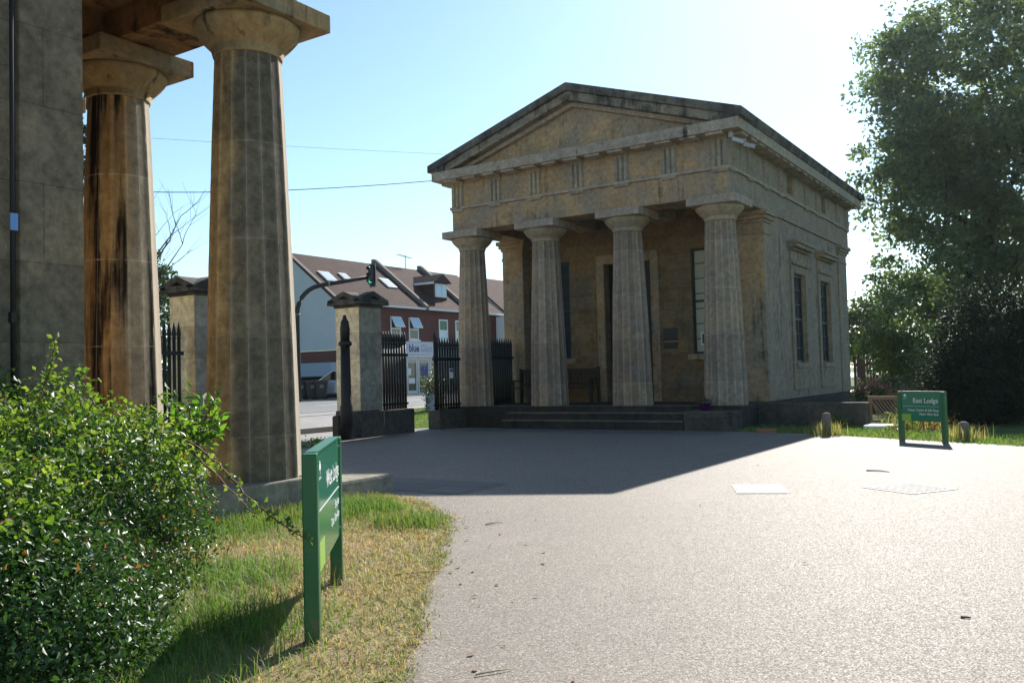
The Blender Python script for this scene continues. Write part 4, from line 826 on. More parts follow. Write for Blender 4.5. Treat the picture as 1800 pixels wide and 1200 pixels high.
for y0, y1, kind in ((3.75, 4.85, 'w'), (4.95, 6.02, 'd'), (6.08, 7.12, 'd'), (7.22, 8.4, 'w'), (8.5, 10.6, 'w'), (10.7, 12.3, 'w')):
    f = MB(); w = 0.1; f.box(-0.1, 0.02, y0, y0 + w, 0.02, 2.45); f.box(-0.1, 0.02, y1 - w, y1, 0.02, 2.45); f.box(-0.1, 0.02, y0 + w, y1 - w, 2.33, 2.45); f.box(-0.1, 0.02, y0 + w, y1 - w, 0.02, 0.28 if kind == 'd' else 0.14)
    o = f.build('shop_door' if kind == 'd' else 'shop_window', 'offwhite', bl); MB().box(-0.06, -0.045, y0 + w - 0.01, y1 - w + 0.01, 0.1, 2.4).build('pane', 'glass', o)
    if kind == 'd': MB().box(-0.04, -0.03, y0 + 0.2, y1 - 0.2, 0.75, 1.1).build('notice', 'white', o); MB().box(-0.04, -0.03, y0 + 0.15, y0 + 0.45, 1.3, 1.75).build('poster', 'paleglass', o)
    elif 7 < y0 < 8: MB().box(-0.04, -0.03, y0 + 0.35, y0 + 1.05, 1.0, 1.9).build('poster', plain('blue_poster', (0.03, 0.04, 0.25), 0.5, var=0.8, sc=6), o)
MB().box(-0.3, 0.06, SY0, 12.4, -0.2, 0.018).build('doorstep', 'lead', bl)
t = thing('roof_aerial', (-34.6, 29.7, 9.3), 'thin television aerial on the brick shop roof ridge', 'aerial'); b = MB(); b.tube([(0, 0, 0), (0, 0, 1.0)], 0.03, 6); b.tube([(0, -0.9, 1.0), (0, 0.7, 0.85)], 0.02, 6)
for k in range(6): b.tube([(-0.25, -0.7 + k * 0.25, 0.97 - k * 0.02), (0.25, -0.7 + k * 0.25, 0.97 - k * 0.02)], 0.014, 5)
b.build('mast', 'lead', t)
# next house in the row
hs = thing('white_gabled_house', (-30.0, 36.4, 0.25), 'white rendered house with gable and brown roof seen behind the far lodge columns', 'house')
b = MB(); b.prism([(0, 0), (0, 5.6), (-4, 8.9), (-8, 5.6), (-8, 0)], 0, 0.3, 'y'); b.prism([(0, 0), (0, 5.6), (-4, 8.9), (-8, 5.6), (-8, 0)], 12.7, 13.0, 'y'); b.box(-0.3, 0, 0.302, 12.698, 0, 5.6); b.build('wall', 'renderwhite', hs)
b = MB(); b.prism([(0.3, 5.5), (-4, 9.05), (-4, 8.9), (0.3, 5.35)], -0.2, 13.2, 'y'); b.prism([(-8.3, 5.5), (-4, 9.05), (-4, 8.9), (-8.3, 5.35)], -0.2, 13.2, 'y'); b.build('roof', 'tile', hs)
MB().box(0.3, 0.42, -0.2, 13.2, 5.34, 5.48).build('gutter', 'white', hs)
for y in (0.9, 3.0, 5.2, 7.6):
    w = MB().box(0.0, 0.06, y, y + 0.95, 3.4, 4.8).build('window', 'white', hs); MB().box(0.061, 0.07, y + 0.08, y + 0.44, 3.5, 4.7).build('pane', 'glass', w); MB().box(0.061, 0.07, y + 0.51, y + 0.87, 3.5, 4.7).build('pane', 'glass', w)
    w = MB().box(0.0, 0.06, y, y + 0.95, 0.9, 2.3).build('window', 'white', hs); MB().box(0.061, 0.07, y + 0.08, y + 0.87, 1.0, 2.2).build('pane', 'glass', w)
b = MB(); b.box(-0.2, 0.6, -1.6, -0.3, 0, 5.5); b.build('side_wing', 'renderwhite', hs)
# traffic signal on a curved mast arm
ts = thing('traffic_signal', (-27.1, 12.1, 0.3), 'black curved mast arm traffic signal showing green beside the road', 'traffic light')
pts = [(0, 0, 0), (0, 0, 2.2), (0, 0, 4.5)]; A = Vector((3.25, 2.15, 0)).normalized()
for k in range(1, 8): a = k / 7 * R(78); r = 1.45; q = A * (r - r * math.cos(a)); pts.append((q.x, q.y, 4.5 + r * math.sin(a)))
e = Vector(pts[-1]); f2 = e + A * 2.55 + Vector((0, 0, 0.36)); pts.append(tuple(f2))
b = MB(); b.tube(pts, [0.15, 0.14, 0.125] + [0.12] * 7 + [0.09], 12); b.build('mast', 'iron', ts)
b = MB(); b.tube([(0, 0, 4.42), (0, 0, 4.5)], 0.16, 12); b.tube([tuple(e + A * 0.5 + Vector((0, 0, 0.07))), tuple(e + A * 0.58 + Vector((0, 0, 0.082)))], 0.125, 12); b.build('collar', 'lead', ts)
hd = bpy.data.objects.new('signal_head', None)
FD = Vector((0.62, -0.78, 0)); ang = math.atan2(FD.y, FD.x) + math.pi / 2
hb = MB(); hb.box(-0.27, 0.27, 0.0, 0.035, -0.75, 0.75); hb.box(-0.17, 0.17, -0.2, -0.002, -0.6, 0.6)
head = hb.build('signal_head', 'binblack', ts, 0.01); head.location = f2 + A * 0.2 + Vector((0, 0, 0.1)); head.scale = (0.85, 0.85, 0.8); head.rotation_euler = (0, 0, ang - R(38))
for z, m in ((0.4, 'darklens'), (0.0, 'darklens'), (-0.4, 'greenlamp')):
    q = MB(); q.tube([(0, -0.2, z), (0, -0.215, z)], 0.12, 16); q.build('lens', m, head)
    q = MB(); q.prism([(0.15 * math.cos(R(t)), z + 0.15 * math.sin(R(t))) for t in range(-20, 201, 20)] + [(0.135 * math.cos(R(t)), z + 0.135 * math.sin(R(t))) for t in range(200, -21, -20)], -0.4, -0.203, 'y'); q.build('visor', 'binblack', head)
q = MB(); q.box(-0.27, -0.245, -0.004, -0.0005, -0.75, 0.75); q.box(0.245, 0.27, -0.004, -0.0005, -0.75, 0.75); q.build('white_border', 'white', head)
# wheelie bins
B0 = None
for (x, y, l) in ((*at(528, 690, 48).to_2d(), 'black wheelie bin nearest the signal pole'), (*at(547, 690, 48).to_2d(), 'black wheelie bin standing between the other two'), (*at(563, 690, 48).to_2d(), 'black wheelie bin nearest the stone gate pier and silver car')):
    if B0 is None:
        B0 = thing('wheelie_bin', (x, y, 0.32), l, 'bin', 'black wheelie bins across the road')
        b = MB(); b.add([(sx * w, sy * d, z) for z, w, d in ((0.08, 0.23, 0.25), (0.95, 0.3, 0.36)) for sx, sy in ((-1, -1), (1, -1), (1, 1), (-1, 1))], [(0, 3, 2, 1), (4, 5, 6, 7), (0, 1, 5, 4), (1, 2, 6, 5), (2, 3, 7, 6), (3, 0, 4, 7)]); b.build('body', 'binblack', B0, 0.03)
        b = MB(); b.prism([(-0.33, 0.955), (0.42, 0.955), (0.42, 1.0), (0.2, 1.06), (-0.33, 1.03)], -0.31, 0.31, 'x'); b.build('lid', 'binblack', B0, 0.015)
        for s in (-1, 1): b = MB(); b.tube([(s * 0.22, 0.28, 0.1), (s * 0.28, 0.28, 0.1)], 0.1, 14); b.build('wheel', 'rubber', B0)
        MB().box(0.285, 0.292, -0.1, 0.1, 0.62, 0.8).build('sticker', 'lead', B0); B0.rotation_euler = (0, 0, -0.5)
    else:
        c = copy_tree(B0); c.location = (x, y, 0.32); c['label'] = l
# silver car parked at the gable
car = thing('parked_car', (-28.75, 17.0, 0.3), 'silver estate car parked under the grey gable behind the bins', 'car', None, R(33))
prof = [(-2.2, 0.35), (-2.22, 0.75), (-2.1, 0.95), (-1.2, 1.05), (1.9, 1.08), (2.1, 0.95), (2.15, 0.4), (1.75, 0.28), (-1.8, 0.28)]
b = MB(); b.prism(prof, -0.88, 0.88, 'y'); b.build('body', 'silver', car, 0.07)
b = MB(); b.prism([(-1.15, 1.05), (-0.45, 1.55), (0.2, 1.64), (1.45, 1.6), (1.95, 1.08)], -0.74, 0.74, 'y'); b.build('cabin', 'carglass', car, 0.04)
b = MB(); b.prism([(-0.4, 1.575), (0.2, 1.66), (1.48, 1.62), (1.5, 1.56), (0.2, 1.6), (-0.42, 1.54)], -0.76, 0.76, 'y')
for s in (-0.76, 0.70):
    for p, q in (((-1.2, 1.05), (-0.42, 1.56)), ((0.25, 1.05), (0.25, 1.6)), ((1.2, 1.05), (1.25, 1.6)), ((1.98, 1.06), (1.48, 1.6))): b.prism([(p[0] - 0.04, p[1]), (p[0] + 0.04, p[1]), (q[0] + 0.04, q[1]), (q[0] - 0.04, q[1])], s, s + 0.06, 'y')
b.build('roof_frame', 'silver', car)
for x in (-1.4, 1.35):
    for s in (-1, 1):
        q = MB(); q.tube([(x, s * 0.68, 0.33), (x, s * 0.9, 0.33)], 0.33, 24); o = q.build('wheel', 'rubber', car); q = MB(); q.tube([(x, s * 0.89, 0.33), (x, s * 0.91, 0.33)], 0.2, 18); q.build('rim', 'silver', o)
for s in (-1, 1): MB().box(-2.24, -2.0, s * 0.66 - 0.16, s * 0.66 + 0.16, 0.72, 0.9).build('headlight', 'skylight', car, 0.02)
# white planter of flowers beyond the gate
t = thing('flower_planter', (-12.0, 4.15, gz(-12.0)), 'pale planter box with tall cream flowers beyond the side gate', 'planter')
MB().box(-0.22, 0.22, -0.22, 0.22, 0.0, 0.55).build('box', 'bluegrey', t, 0.02)
P = rng.normal(size=(700, 3)) * (0.16, 0.16, 0.24) + (0, -0.03, 0.85); leaves('foliage', P, 0.09, 'leaf_lit', t); leaves('blossom', rng.normal(size=(260, 3)) * (0.18, 0.18, 0.22) + (0, -0.02, 0.95), 0.07, 'cream', t, aspect=0.9)
P = rng.normal(size=(160, 3)) * (0.05, 0.05, 0.3) + (-0.1, -0.3, 0.35); leaves('trailing_foliage', P, 0.07, 'leaf_lit', t)
# overhead wires
for a, m, c, l, r in ((at(265, 243, 42), at(520, 258, 44), at(775, 271, 46), 'upper thin overhead wire crossing the sky', 0.007), (at(300, 338, 38), at(535, 333, 41), at(770, 317, 44), 'lower thick overhead wire sagging across the sky', 0.018)):
    b = MB(); pt = lambda t: a * (1 - t) * (1 - 2 * t) + m * 4 * t * (1 - t) + c * t * (2 * t - 1)
    b.tube([pt(-0.8 + 2.6 * i / 26) for i in range(27)], r, 5); tag(b.build('overhead_wire', 'iron', None), l, 'wire', 'wires over the street')

# ------------------------------------------------------------------ vegetation
def limb(b, p, d, L, r, depth, tips):
    pts = [Vector(p)]; dd = Vector(d).normalized(); n = 5
    for i in range(n):
        dd = (dd + Vector((random.uniform(-.14, .14), random.uniform(-.14, .14), random.uniform(-.05, .12)))).normalized(); pts.append(pts[-1] + dd * L / n)
    b.tube(pts, [r * (1 - 0.6 * i / n) for i in range(n + 1)], 7 if r > 0.05 else 5); tips.append(pts[-1]); tips.append(pts[3])
    if depth > 0:
        for k in range(3):
            i = random.choice((2, 3, 4, 5)); a = random.uniform(0, 2 * math.pi); v = (dd + Vector((math.cos(a), math.sin(a), random.uniform(-0.1, 0.6))) * 0.9)
            limb(b, pts[i], v, L * random.uniform(0.5, 0.75), r * 0.45, depth - 1, tips)
def tree(name, base, label, cat, h_trunk, r_trunk, ells, nclump, per, leaf, size, m, spread=0.6, group=None, limbs=7, limb_len=4.0, depth=1):
    t = thing(name, base, label, cat, group); b = MB(); tips = []
    b.tube([(0, 0, -0.2), (0.05, 0, h_trunk * 0.4), (0.0, 0.1, h_trunk), (0.1, 0.1, h_trunk * 1.6)], [r_trunk * 1.3, r_trunk, r_trunk * 0.8, r_trunk * 0.4], 10)
    for k in range(limbs): a = 2 * math.pi * k / max(limbs, 1) + random.uniform(-.3, .3); limb(b, (0, 0.05, h_trunk * random.uniform(0.6, 1.5)), (math.cos(a), math.sin(a), random.uniform(0.3, 1.1)), limb_len * random.uniform(0.7, 1.2), r_trunk * 0.45, depth, tips)
    b.build('trunk', 'bark', t)
    C = []
    wts = np.array([e[3] * e[4] * e[5] for e in ells]); wts = wts / wts.sum()
    for e, w in zip(ells, wts):
        n = max(3, int(nclump * w)); u = rng.normal(size=(n, 3)); u /= np.linalg.norm(u, axis=1, keepdims=True); rr = rng.uniform(0.35, 1.02, (n, 1)) ** 0.6
        C.append(np.array(e[:3]) + u * rr * np.array(e[3:6]))
    C = np.concatenate(C); sp = spread * rng.uniform(0.5, 1.3, (len(C), 1))
    P = np.repeat(C, per, 0) + np.clip(rng.normal(size=(len(C) * per, 3)), -1.7, 1.7) * np.repeat(sp, per, 0) * (1, 1, 0.6)
    P = P[P[:, 2] > 0.05]
    leaves('crown', P, size, m, t, nj=1.0, aspect=0.6); return t
# the big tree on the right, in several billowing masses
bt = at(1745, 640, 46); bx0 = (bt.x, bt.y, 0)
tree('large_tree', bx0, 'very large leafy tree filling the right of the sky behind the yew', 'tree', 6, 0.55,
     [(0, 0, 15, 5.6, 6, 6.5), (2.5, 2.0, 10, 7, 7, 5), (-1.8, -1.2, 8.0, 4.2, 4.5, 4.5), (5, 3, 17, 6, 6, 6), (1, 0, 4.2, 6, 5.5, 3.2), (-1.9, -1.3, 17.0, 3.8, 3.8, 4.0), (-2.4, -1.6, 12.5, 3.9, 3.9, 3.6)], 620, 150, 1, 0.27, 'leaf_tree', 0.62, limbs=9, limb_len=4.5, depth=1)
p = at(1566, 640, 36)
tree('garden_tree', (p.x, p.y, 0), 'small bright sunlit tree beside the right flank of the far lodge', 'tree', 1.6, 0.1, [(0, 0, 2.7, 0.9, 0.9, 1.9), (-0.6, -0.3, 2.0, 0.8, 0.8, 1.1), (0.8, 0.5, 1.7, 1.2, 1.2, 1.4)], 60, 90, 1, 0.15, 'leaf_lit', 0.36, limbs=5, limb_len=1.6)
p = at(1745, 700, 19.8)
y_ = thing('yew_bush', (p.x, p.y, 0), 'dark dense yew bush at the right edge behind the green sign', 'bush')
b = MB(); tp = []
for k in range(5): a = k * 1.25; limb(b, (0.1 * math.cos(a), 0.1 * math.sin(a), 0), (math.cos(a) * 0.3, math.sin(a) * 0.3, 1), 1.2, 0.06, 0, tp)
b.build('stem', 'bark', y_)
C = []
for e in ((0, 0, 1.3, 1.15, 1.15, 1.9), (0.9, 0.3, 1.2, 1.0, 1.0, 1.5), (-0.4, 0, 0.8, 1.0, 1.0, 1.2), (1.3, 0.2, 2.2, 0.8, 0.8, 1.0)):
    u = rng.normal(size=(560, 3)); u /= np.linalg.norm(u, axis=1, keepdims=True); C.append(np.array(e[:3]) + u * np.array(e[3:]) * rng.uniform(0.35, 1.05, (560, 1)) ** 0.6)
C = np.concatenate(C); C = C[C[:, 2] > 0.05]; P = np.repeat(C, 46, 0) + rng.normal(size=(len(C) * 46, 3)) * (0.09, 0.09, 0.14); P = P[P[:, 2] > 0.02]
leaves('foliage', P, 0.085, 'leaf_yew', y_, nj=0.7, aspect=0.3)
# far hedge and trees behind the garden
for (u, d, h, r, l) in ((1512, 62, 6.0, 2.6, 'distant rounded tree just right of the far lodge, low on the skyline'), (1600, 58, 8.0, 4.0, 'distant tree showing under the large tree')):
    p = at(u, 660, d); tree('distant_tree', (p.x, p.y, 0), l, 'tree', h * 0.3, 0.2, [(0, 0, h * 0.6, r, r, h * 0.4)], 70, 110, 1, 0.26, 'leaf_far', 0.5, 'trees beyond the garden', limbs=5, limb_len=2.5)
# trees across the street, seen between the near columns
p = at(255, 640, 62)
tree('street_tree', (p.x, p.y, 0), 'broad green tree across the road, seen between the near columns', 'tree', 5, 0.3, [(0, 0, 8.2, 2.6, 2.6, 3.0), (1.0, 0.7, 6.5, 2.2, 2.2, 1.6), (0.2, 0.1, 3.5, 2.4, 2.4, 2.6)], 95, 120, 1, 0.24, 'leaf_far', 0.36, limbs=6, limb_len=3)
p = at(135, 640, 48)
tree('conifer_tree', (p.x, p.y, 0), 'tall dark conifer across the road, in the slit beside the wall at left', 'tree', 12, 0.3, [(0, 0, 5, 2.0, 2.0, 5), (0, 0, 11, 1.6, 1.6, 5), (0, 0, 16, 0.9, 0.9, 3)], 150, 100, 1, 0.22, 'leaf_conifer', 0.34, limbs=5, limb_len=1.5)
p = at(262, 640, 68)
t = thing('bare_tree', (p.x, p.y, 0), 'leafless dead tree top reaching above the green street tree', 'tree'); b = MB(); tp = []
b.tube([(0, 0, 0), (0.1, 0, 7), (0, 0.1, 11)], [0.25, 0.18, 0.12], 8)
for k in range(9): a = 2 * math.pi * k / 9 + 0.3; limb(b, (0, 0.05, random.uniform(8.5, 11)), (math.cos(a), math.sin(a), random.uniform(0.7, 1.5)), random.uniform(3.4, 5), 0.07, 2, tp)
b.build('branch', 'bark', t)

# near shrub: overlapping mounds of small glossy leaves, brambles on top
SB = Vector((1.2, -16.75, 0))
sh = thing('shrub', SB, 'big leafy green shrub tangled with brambles in the lower left corner', 'shrub')
mounds = [(0.02, 0.1, 0.25, 1.1, 1.15, 0.98), (-0.7, -0.5, 0.35, 1.0, 1.1, 1.0), (0.75, -0.55, 0.1, 0.85, 0.85, 0.85), (-0.6, 0.88, 0.32, 0.84, 0.74, 0.82), (0.5, -1.25, 0.1, 0.95, 0.8, 0.8), (1.3, -0.68, 0.05, 0.72, 0.72, 0.68), (-1.4, 0.4, 0.4, 0.9, 1.0, 0.95)]
def shell(n, lo, hi, zmin=0.02):
    out = []
    for e in mounds:
        u = rng.normal(size=(n, 3)); u /= np.linalg.norm(u, axis=1, keepdims=True); u[:, 2] = np.abs(u[:, 2]) * np.where(rng.uniform(size=n) < 0.8, 1, -0.4)
        k = 1 + 0.07 * np.sin(u[:, :1] * 9 + u[:, 1:2] * 7 + e[0] * 5) + 0.06 * np.sin(u[:, 1:2] * 15 + u[:, 2:3] * 13)
        out.append((np.array(e[:3]) + u * np.array(e[3:]) * rng.uniform(lo, hi, (n, 1)) * k, u))
    P = np.concatenate([o[0] for o in out]); U = np.concatenate([o[1] for o in out]); k = P[:, 2] > zmin; return P[k], U[k]
P, U = shell(1500, 0.72, 1.05); n = 18; Pq = np.repeat(P, n, 0) + rng.normal(size=(len(P) * n, 3)) * 0.045; leaves('foliage', Pq[Pq[:, 2] > 0.01], 0.031, 'leaf_shrub', sh, np.repeat(U, n, 0)[Pq[:, 2] > 0.01] * 0.5, 0.7, 0.5, svar=0.55)
P, U = shell(620, 0.97, 1.1, 0.72); n = 12; Pq = np.repeat(P, n, 0) + rng.normal(size=(len(P) * n, 3)) * (0.07, 0.07, 0.045); leaves('bramble_foliage', Pq, 0.042, 'leaf_bramble', sh, np.repeat(U, n, 0) * 0.4, 0.6, 0.65)
P, U = shell(190, 0.98, 1.08, 0.35); leaves('withered_foliage', P, 0.04, 'leaf_dead', sh, nj=1.0)
b = MB(); tp = []
for k in range(26): a = k * 0.62; limb(b, (0.5 * math.cos(a), 0.5 * math.sin(a), 0), (math.cos(a) * 0.8, math.sin(a) * 0.8, random.uniform(0.6, 1.4)), random.uniform(0.5, 0.75), 0.012, 1, tp)
b.build('stem', 'bark', sh)
def cane(pts, r, label, lf, size, per=8, m='leaf_bramble', spread=0.05, name='bramble_cane', leafgap=14):
    t = thing(name, pts[0], label, 'bramble'); o = Vector(pts[0]); pts = [Vector(p) - o for p in pts]; q = []
    for i in range(len(pts) - 1):
        for k in range(6): s = k / 6; q.append(pts[i].lerp(pts[i + 1], s))
    q.append(pts[-1]); q = [p + Vector((random.uniform(-1, 1), random.uniform(-1, 1), random.uniform(-1, 1))) * 0.006 for p in q]
    b = MB(); b.tube(q, [r * (1 - 0.6 * i / len(q)) for i in range(len(q))], 6); b.build('stem', 'cane', t)
    L = []
    for p in q[2:]:
        for k in range(per): L.append(p + Vector((random.gauss(0, spread), random.gauss(0, spread), random.gauss(0.01, spread * 0.7))))
    leaves('foliage', np.array(L), size, m, t, nj=0.8, aspect=0.65); return t
cane([at(330, 772, 5.6), at(385, 815, 5.2), at(430, 868, 4.9), at(482, 912, 4.7), at(543, 950, 4.5)], 0.006, 'long arching bramble cane reaching from the shrub to the green sign', 1, 0.035, 3, spread=0.018)
cane([at(345, 800, 5.5), at(395, 850, 5.2), at(440, 898, 5.0), at(455, 905, 5.0)], 0.005, 'shorter bramble cane below the long arching one', 1, 0.03, 2, spread=0.018)
cane([at(60, 720, 5.2), at(84, 668, 5.3), at(92, 630, 5.3), at(98, 596, 5.3)], 0.006, 'tall upright bramble shoot in front of the near stone wall', 1, 0.035, 4, spread=0.018)
cane([at(165, 715, 5.2), at(152, 680, 5.3), at(140, 648, 5.3)], 0.005, 'shorter upright bramble shoot between wall and stained column', 1, 0.035, 4, spread=0.018)
# pinnate sapling right of the shrub
sp_ = thing('sapling', tuple(at(345, 830, 6.6)), 'bright green sapling with paired leaves at the foot of the near column', 'sapling'); o = sp_.location.copy(); o.z = 0; sp_.location = o
b = MB(); L = []
for (u, v) in ((300, 690), (330, 684), (352, 700), (383, 690), (385, 715), (388, 738), (393, 762), (318, 722), (290, 700), (345, 735)):
    e = at(u, v, 6.3 + random.uniform(-.15, .25)) - o; r0 = at(338, 800, 6.5) - o; mid = r0.lerp(e, 0.5) + Vector((0, 0, 0.04)); b.tube([r0, mid, e], [0.006, 0.004, 0.002], 5)
    for k in range(9):
        s = 0.3 + 0.7 * k / 8; p = (r0.lerp(mid, s * 2) if s < 0.5 else mid.lerp(e, s * 2 - 1))
        for _ in range(3): L.append(p + Vector((random.gauss(0, 0.022), random.gauss(0, 0.022), random.gauss(0, 0.022))))
b.tube([Vector((0, 0, 0)), at(338, 800, 6.5) - o], [0.01, 0.006], 6)
b.build('stem', 'cane', sp_); leaves('foliage', np.array(L), 0.075, 'leaf_bright', sp_, nj=0.7, aspect=0.5)

# grass: near bank, verge by the lodge garden, lawn beyond the side gate
bank = EDGE + [(-0.4, -11.75), (-0.45, -19.5), (4.6, -20.5)]
P = scatter(bank, 95000); d = np.linalg.norm(P - np.array([CAM.x, CAM.y]), axis=1)
n1 = 0.5 + 0.5 * np.sin(P[:, 0] * 2.1 + 1.3) * np.cos(P[:, 1] * 1.7 + 0.4); keep = rng.uniform(size=len(P)) < np.clip(0.35 + 0.75 * n1, 0.25, 1); P = P[keep]
q = P[rng.uniform(size=len(P)) < 0.5]; tag(blades('dry_thatch', np.c_[q, np.full(len(q), 0.004)], 0.035, 0.007, 'grass', lean=3.0), kind='stuff', label='flattened dry straw on the near bank', cat='grass')
e_ = np.array(EDGE); q = e_[rng.integers(0, len(e_), 5200)] + rng.normal(size=(5200, 2)) * 0.04 - (0.02, 0.0); tag(blades('edge_straw', np.c_[q, np.full(len(q), 0.004)], 0.04, 0.006, 'grass', lean=2.2), kind='stuff', label='straw straggling over the edge of the drive', cat='grass')
g1 = blades('grass', np.c_[P, np.zeros(len(P))], 0.055, 0.0055, 'grass', lean=1.2); tag(g1, kind='stuff', label='dry straw and green grass of the near bank', cat='grass')
P = np.concatenate([rng.normal(size=(3500, 2)) * (0.3, 0.3) + (0.35, -12.75), rng.normal(size=(3500, 2)) * (0.35, 0.8) + (-0.05, -14.0), rng.normal(size=(900, 2)) * (0.2, 0.15) + (1.4, -13.3)]); P = P[(P[:, 1] < -12.2 - 0.45 * np.maximum(P[:, 0], 0))]; tag(blades('grass', np.c_[P, np.zeros(len(P))], 0.14, 0.007, 'lawn', lean=0.6), kind='stuff', label='longer green grass at the foot of the near lodge', cat='grass')
P = np.concatenate([rng.normal(size=(2600, 2)) * (0.35, 0.3) + (2.5, -16.4), rng.normal(size=(2000, 2)) * (0.4, 0.3) + (2.9, -17.2), rng.normal(size=(1500, 2)) * (0.3, 0.3) + (1.7, -15.5)]); tag(blades('grass', np.c_[P, np.zeros(len(P))], 0.15, 0.005, 'lawn', lean=1.0), kind='stuff', label='long green grass below the shrub', cat='grass')
P = scatter([(0.2, -0.86), (2.0, -1.3), (3.9, -2.35), (5.8, -3.3), (9, -4.8), (9, -2.5), (5, -0.8), (2.6, 0.8), (0.25, 0.8)], 26000); tag(blades('grass', np.c_[P, np.zeros(len(P)) - 0.008], 0.09, 0.014, 'lawn', lean=0.7), kind='stuff', label='grass verge between drive and lodge garden', cat='grass')
P = scatter([(-13.2, 3.4), (-8.6, -2.4), (-8.3, 9), (-13.2, 14)], 30000); P = np.c_[P, [gz(x) - 0.01 for x in P[:, 0]]]; tag(blades('grass', P, 0.07, 0.016, 'lawn', lean=0.7), kind='stuff', label='mown lawn beyond the side gate', cat='grass')
q = np.concatenate([e_[rng.integers(0, len(e_), 40)] + np.abs(rng.normal(size=(40, 2))) * (0.5, 0.12), rng.uniform((-5.5, -1.6), (1.5, -0.8), (50, 2)), rng.uniform((0, -17), (9, -4), (12, 2))])
tag(leaves('leaf_litter', np.c_[q, np.full(len(q), 0.012)], 0.045, 'leaf_dead', None, np.tile([[0, 0, 3.0]], (len(q), 1)), 0.4, 0.6, 0.15), kind='stuff', label='scattered fallen leaves on the drive', cat='leaves')
# weeds at the kerb in the gateway
t = thing('weed_clump', tuple(at(545, 760, 17.9)), 'small green weeds growing at the kerb in the gateway', 'weeds'); t.location.z = 0.0
P = rng.normal(size=(160, 3)) * (0.09, 0.25, 0.05) + (0, 0, 0.09); leaves('foliage', P, 0.07, 'leaf_bright', t)

# ------------------------------------------------------------------ garden to the right of the lodge
def planter(u, d, w, l, h, m, label, z=0, col='leaf_lit', flower=None):
    p = at(u, 690, d); t = thing('garden_planter', (p.x, p.y, z), label, 'planter', 'planters in the lodge garden', 0.2)
    b = MB(); k = 0.04; b.box(-w, w, -l, -l + k, 0, h); b.box(-w, w, l - k, l, 0, h); b.box(-w, -w + k, -l + k, l - k, 0, h); b.box(w - k, w, -l + k, l - k, 0, h); b.build('box', m, t, 0.01)
    MB().box(-w + k, w - k, -l + k, l - k, 0.02, h - 0.06).build('soil', 'soil', t)
    leaves('foliage', rng.normal(size=(420, 3)) * (w * 0.5, l * 0.5, 0.16) + (0, 0, h + 0.16), 0.1, col, t)
    if flower: leaves('blossom', rng.normal(size=(90, 3)) * (w * 0.5, l * 0.5, 0.12) + (0, 0, h + 0.32), 0.08, flower, t, aspect=0.9)
planter(1537, 26, 0.5, 0.3, 0.42, 'wood', 'black planter box with pink flowers in the lodge garden', 0, 'leaf_lit', 'pink')
planter(1563, 29, 0.4, 0.3, 0.6, 'brick1', 'red planter behind the black box in the lodge garden', 0, 'leaf_far', None)
planter(1512, 23.5, 0.14, 0.14, 0.25, 'bluegrey', 'small pot of pink roses against the rear lodge corner', 0.1, 'leaf_lit', 'pink')
t = thing('timber_panel', tuple(at(1529, 738, 20.3)), 'tan slatted timber panel standing behind the low wall', 'fence panel', None, 0.15); t.location.z = 0
b = MB(); b.box(-0.02, 1.05, -0.03, 0.03, 0.06, 0.12); b.box(-0.02, 1.05, -0.03, 0.03, 0.58, 0.66); b.box(-0.02, 0.06, -0.03, 0.03, 0.122, 0.578); b.box(0.98, 1.05, -0.03, 0.03, 0.122, 0.578); b.build('frame', 'wood_fresh', t)
b = MB()
for k in range(14): x = -0.1 + k * 0.075; b.bar((max(x, 0.05) , 0.0, 0.57), (x + 0.3 if x + 0.3 < 0.97 else 0.97, 0.0, 0.13), 0.03, 0.02)
b.build('slats', 'wood_fresh', t)
t = thing('stone_slab', tuple(at(1548, 752, 18.8)), 'pale stone slab lying on the grass in front of the timber panel', 'slab', None, 0.1); t.location.z = 0; MB().box(-0.32, 0.4, -0.25, 0.25, -0.02, 0.1).build('slab', 'white', t, 0.02)
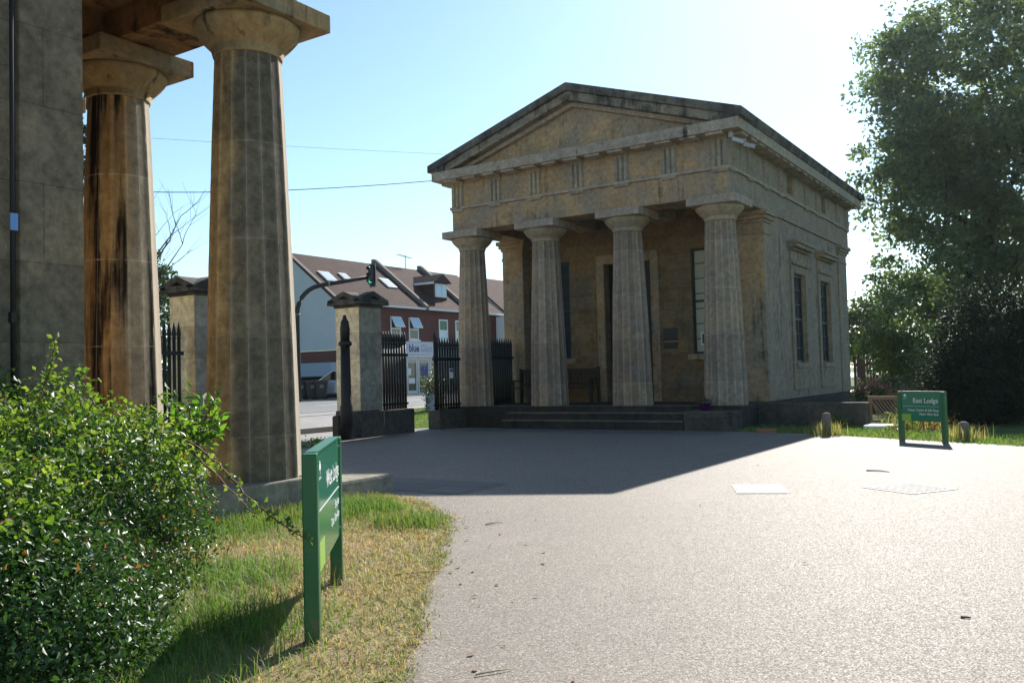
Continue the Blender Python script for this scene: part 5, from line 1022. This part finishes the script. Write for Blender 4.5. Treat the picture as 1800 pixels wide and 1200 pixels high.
p = at(1500, 640, 46); q = at(1760, 640, 44)
fn = thing('garden_fence', (p.x, p.y, 0), 'dark brown board fence at the back of the lodge garden', 'fence'); dv = Vector((q.x - p.x, q.y - p.y, 0)); L = dv.length; fn.rotation_euler = (0, 0, math.atan2(dv.y, dv.x)); b = MB()
for k in range(int(L / 0.15)): b.box(k * 0.15 + 0.005, k * 0.15 + 0.145, -0.012, 0.012 - 0.004 * (k % 2), 0.05, 1.8 + 0.02 * (k % 3))
b.box(0, L, 0.013, 0.06, 0.4, 0.5); b.box(0, L, 0.013, 0.06, 1.4, 1.5); b.build('boards', 'fencewood', fn)
for k, (u, v, d, s) in enumerate(((1590, 755, 18.2, 0.3), (1640, 760, 17.8, 0.28), (1470, 752, 19.6, 0.2))):
    p = at(u, v, d); t = thing('wild_plant', (p.x, p.y, 0), ['pale wild plant behind the left post of the green garden sign', 'pink-flowered wild plant under the green garden sign', 'yellowish weed growing beside the drive-edge bollard'][k], 'plant', 'weeds in the verge')
    leaves('foliage', rng.normal(size=(260, 3)) * (s * 0.7, s * 0.5, s * 0.4) + (0, 0, s * 0.6), 0.07, 'leaf_bramble' if k != 1 else 'leaf_dead', t); P = rng.normal(size=(120, 2)) * s * 0.6; blades('stem', np.c_[P, np.zeros(len(P))], s * 1.4, 0.012, 'grass', t)

# ------------------------------------------------------------------ thin volume added to imitate lens flare over the far, backlit side
hz = MB().box(-1520, 1520, -1520, 1520, -1.6, 30).build('flare_veil', 'dark', None, flip=1); hz.data.materials.clear()
hm = bpy.data.materials.new('flare_veil_volume'); hm.use_nodes = True; hn = hm.node_tree; hn.nodes.clear(); ho = hn.nodes.new('ShaderNodeOutputMaterial'); hv = hn.nodes.new('ShaderNodeVolumePrincipled')
hv.inputs['Color'].default_value = (0.75, 0.9, 1.0, 1); hv.inputs['Density'].default_value = 0.00014; hv.inputs['Anisotropy'].default_value = 0.65; hn.links.new(hv.outputs[0], ho.inputs['Volume'])
hz.data.materials.append(hm); tag(hz, kind='stuff')
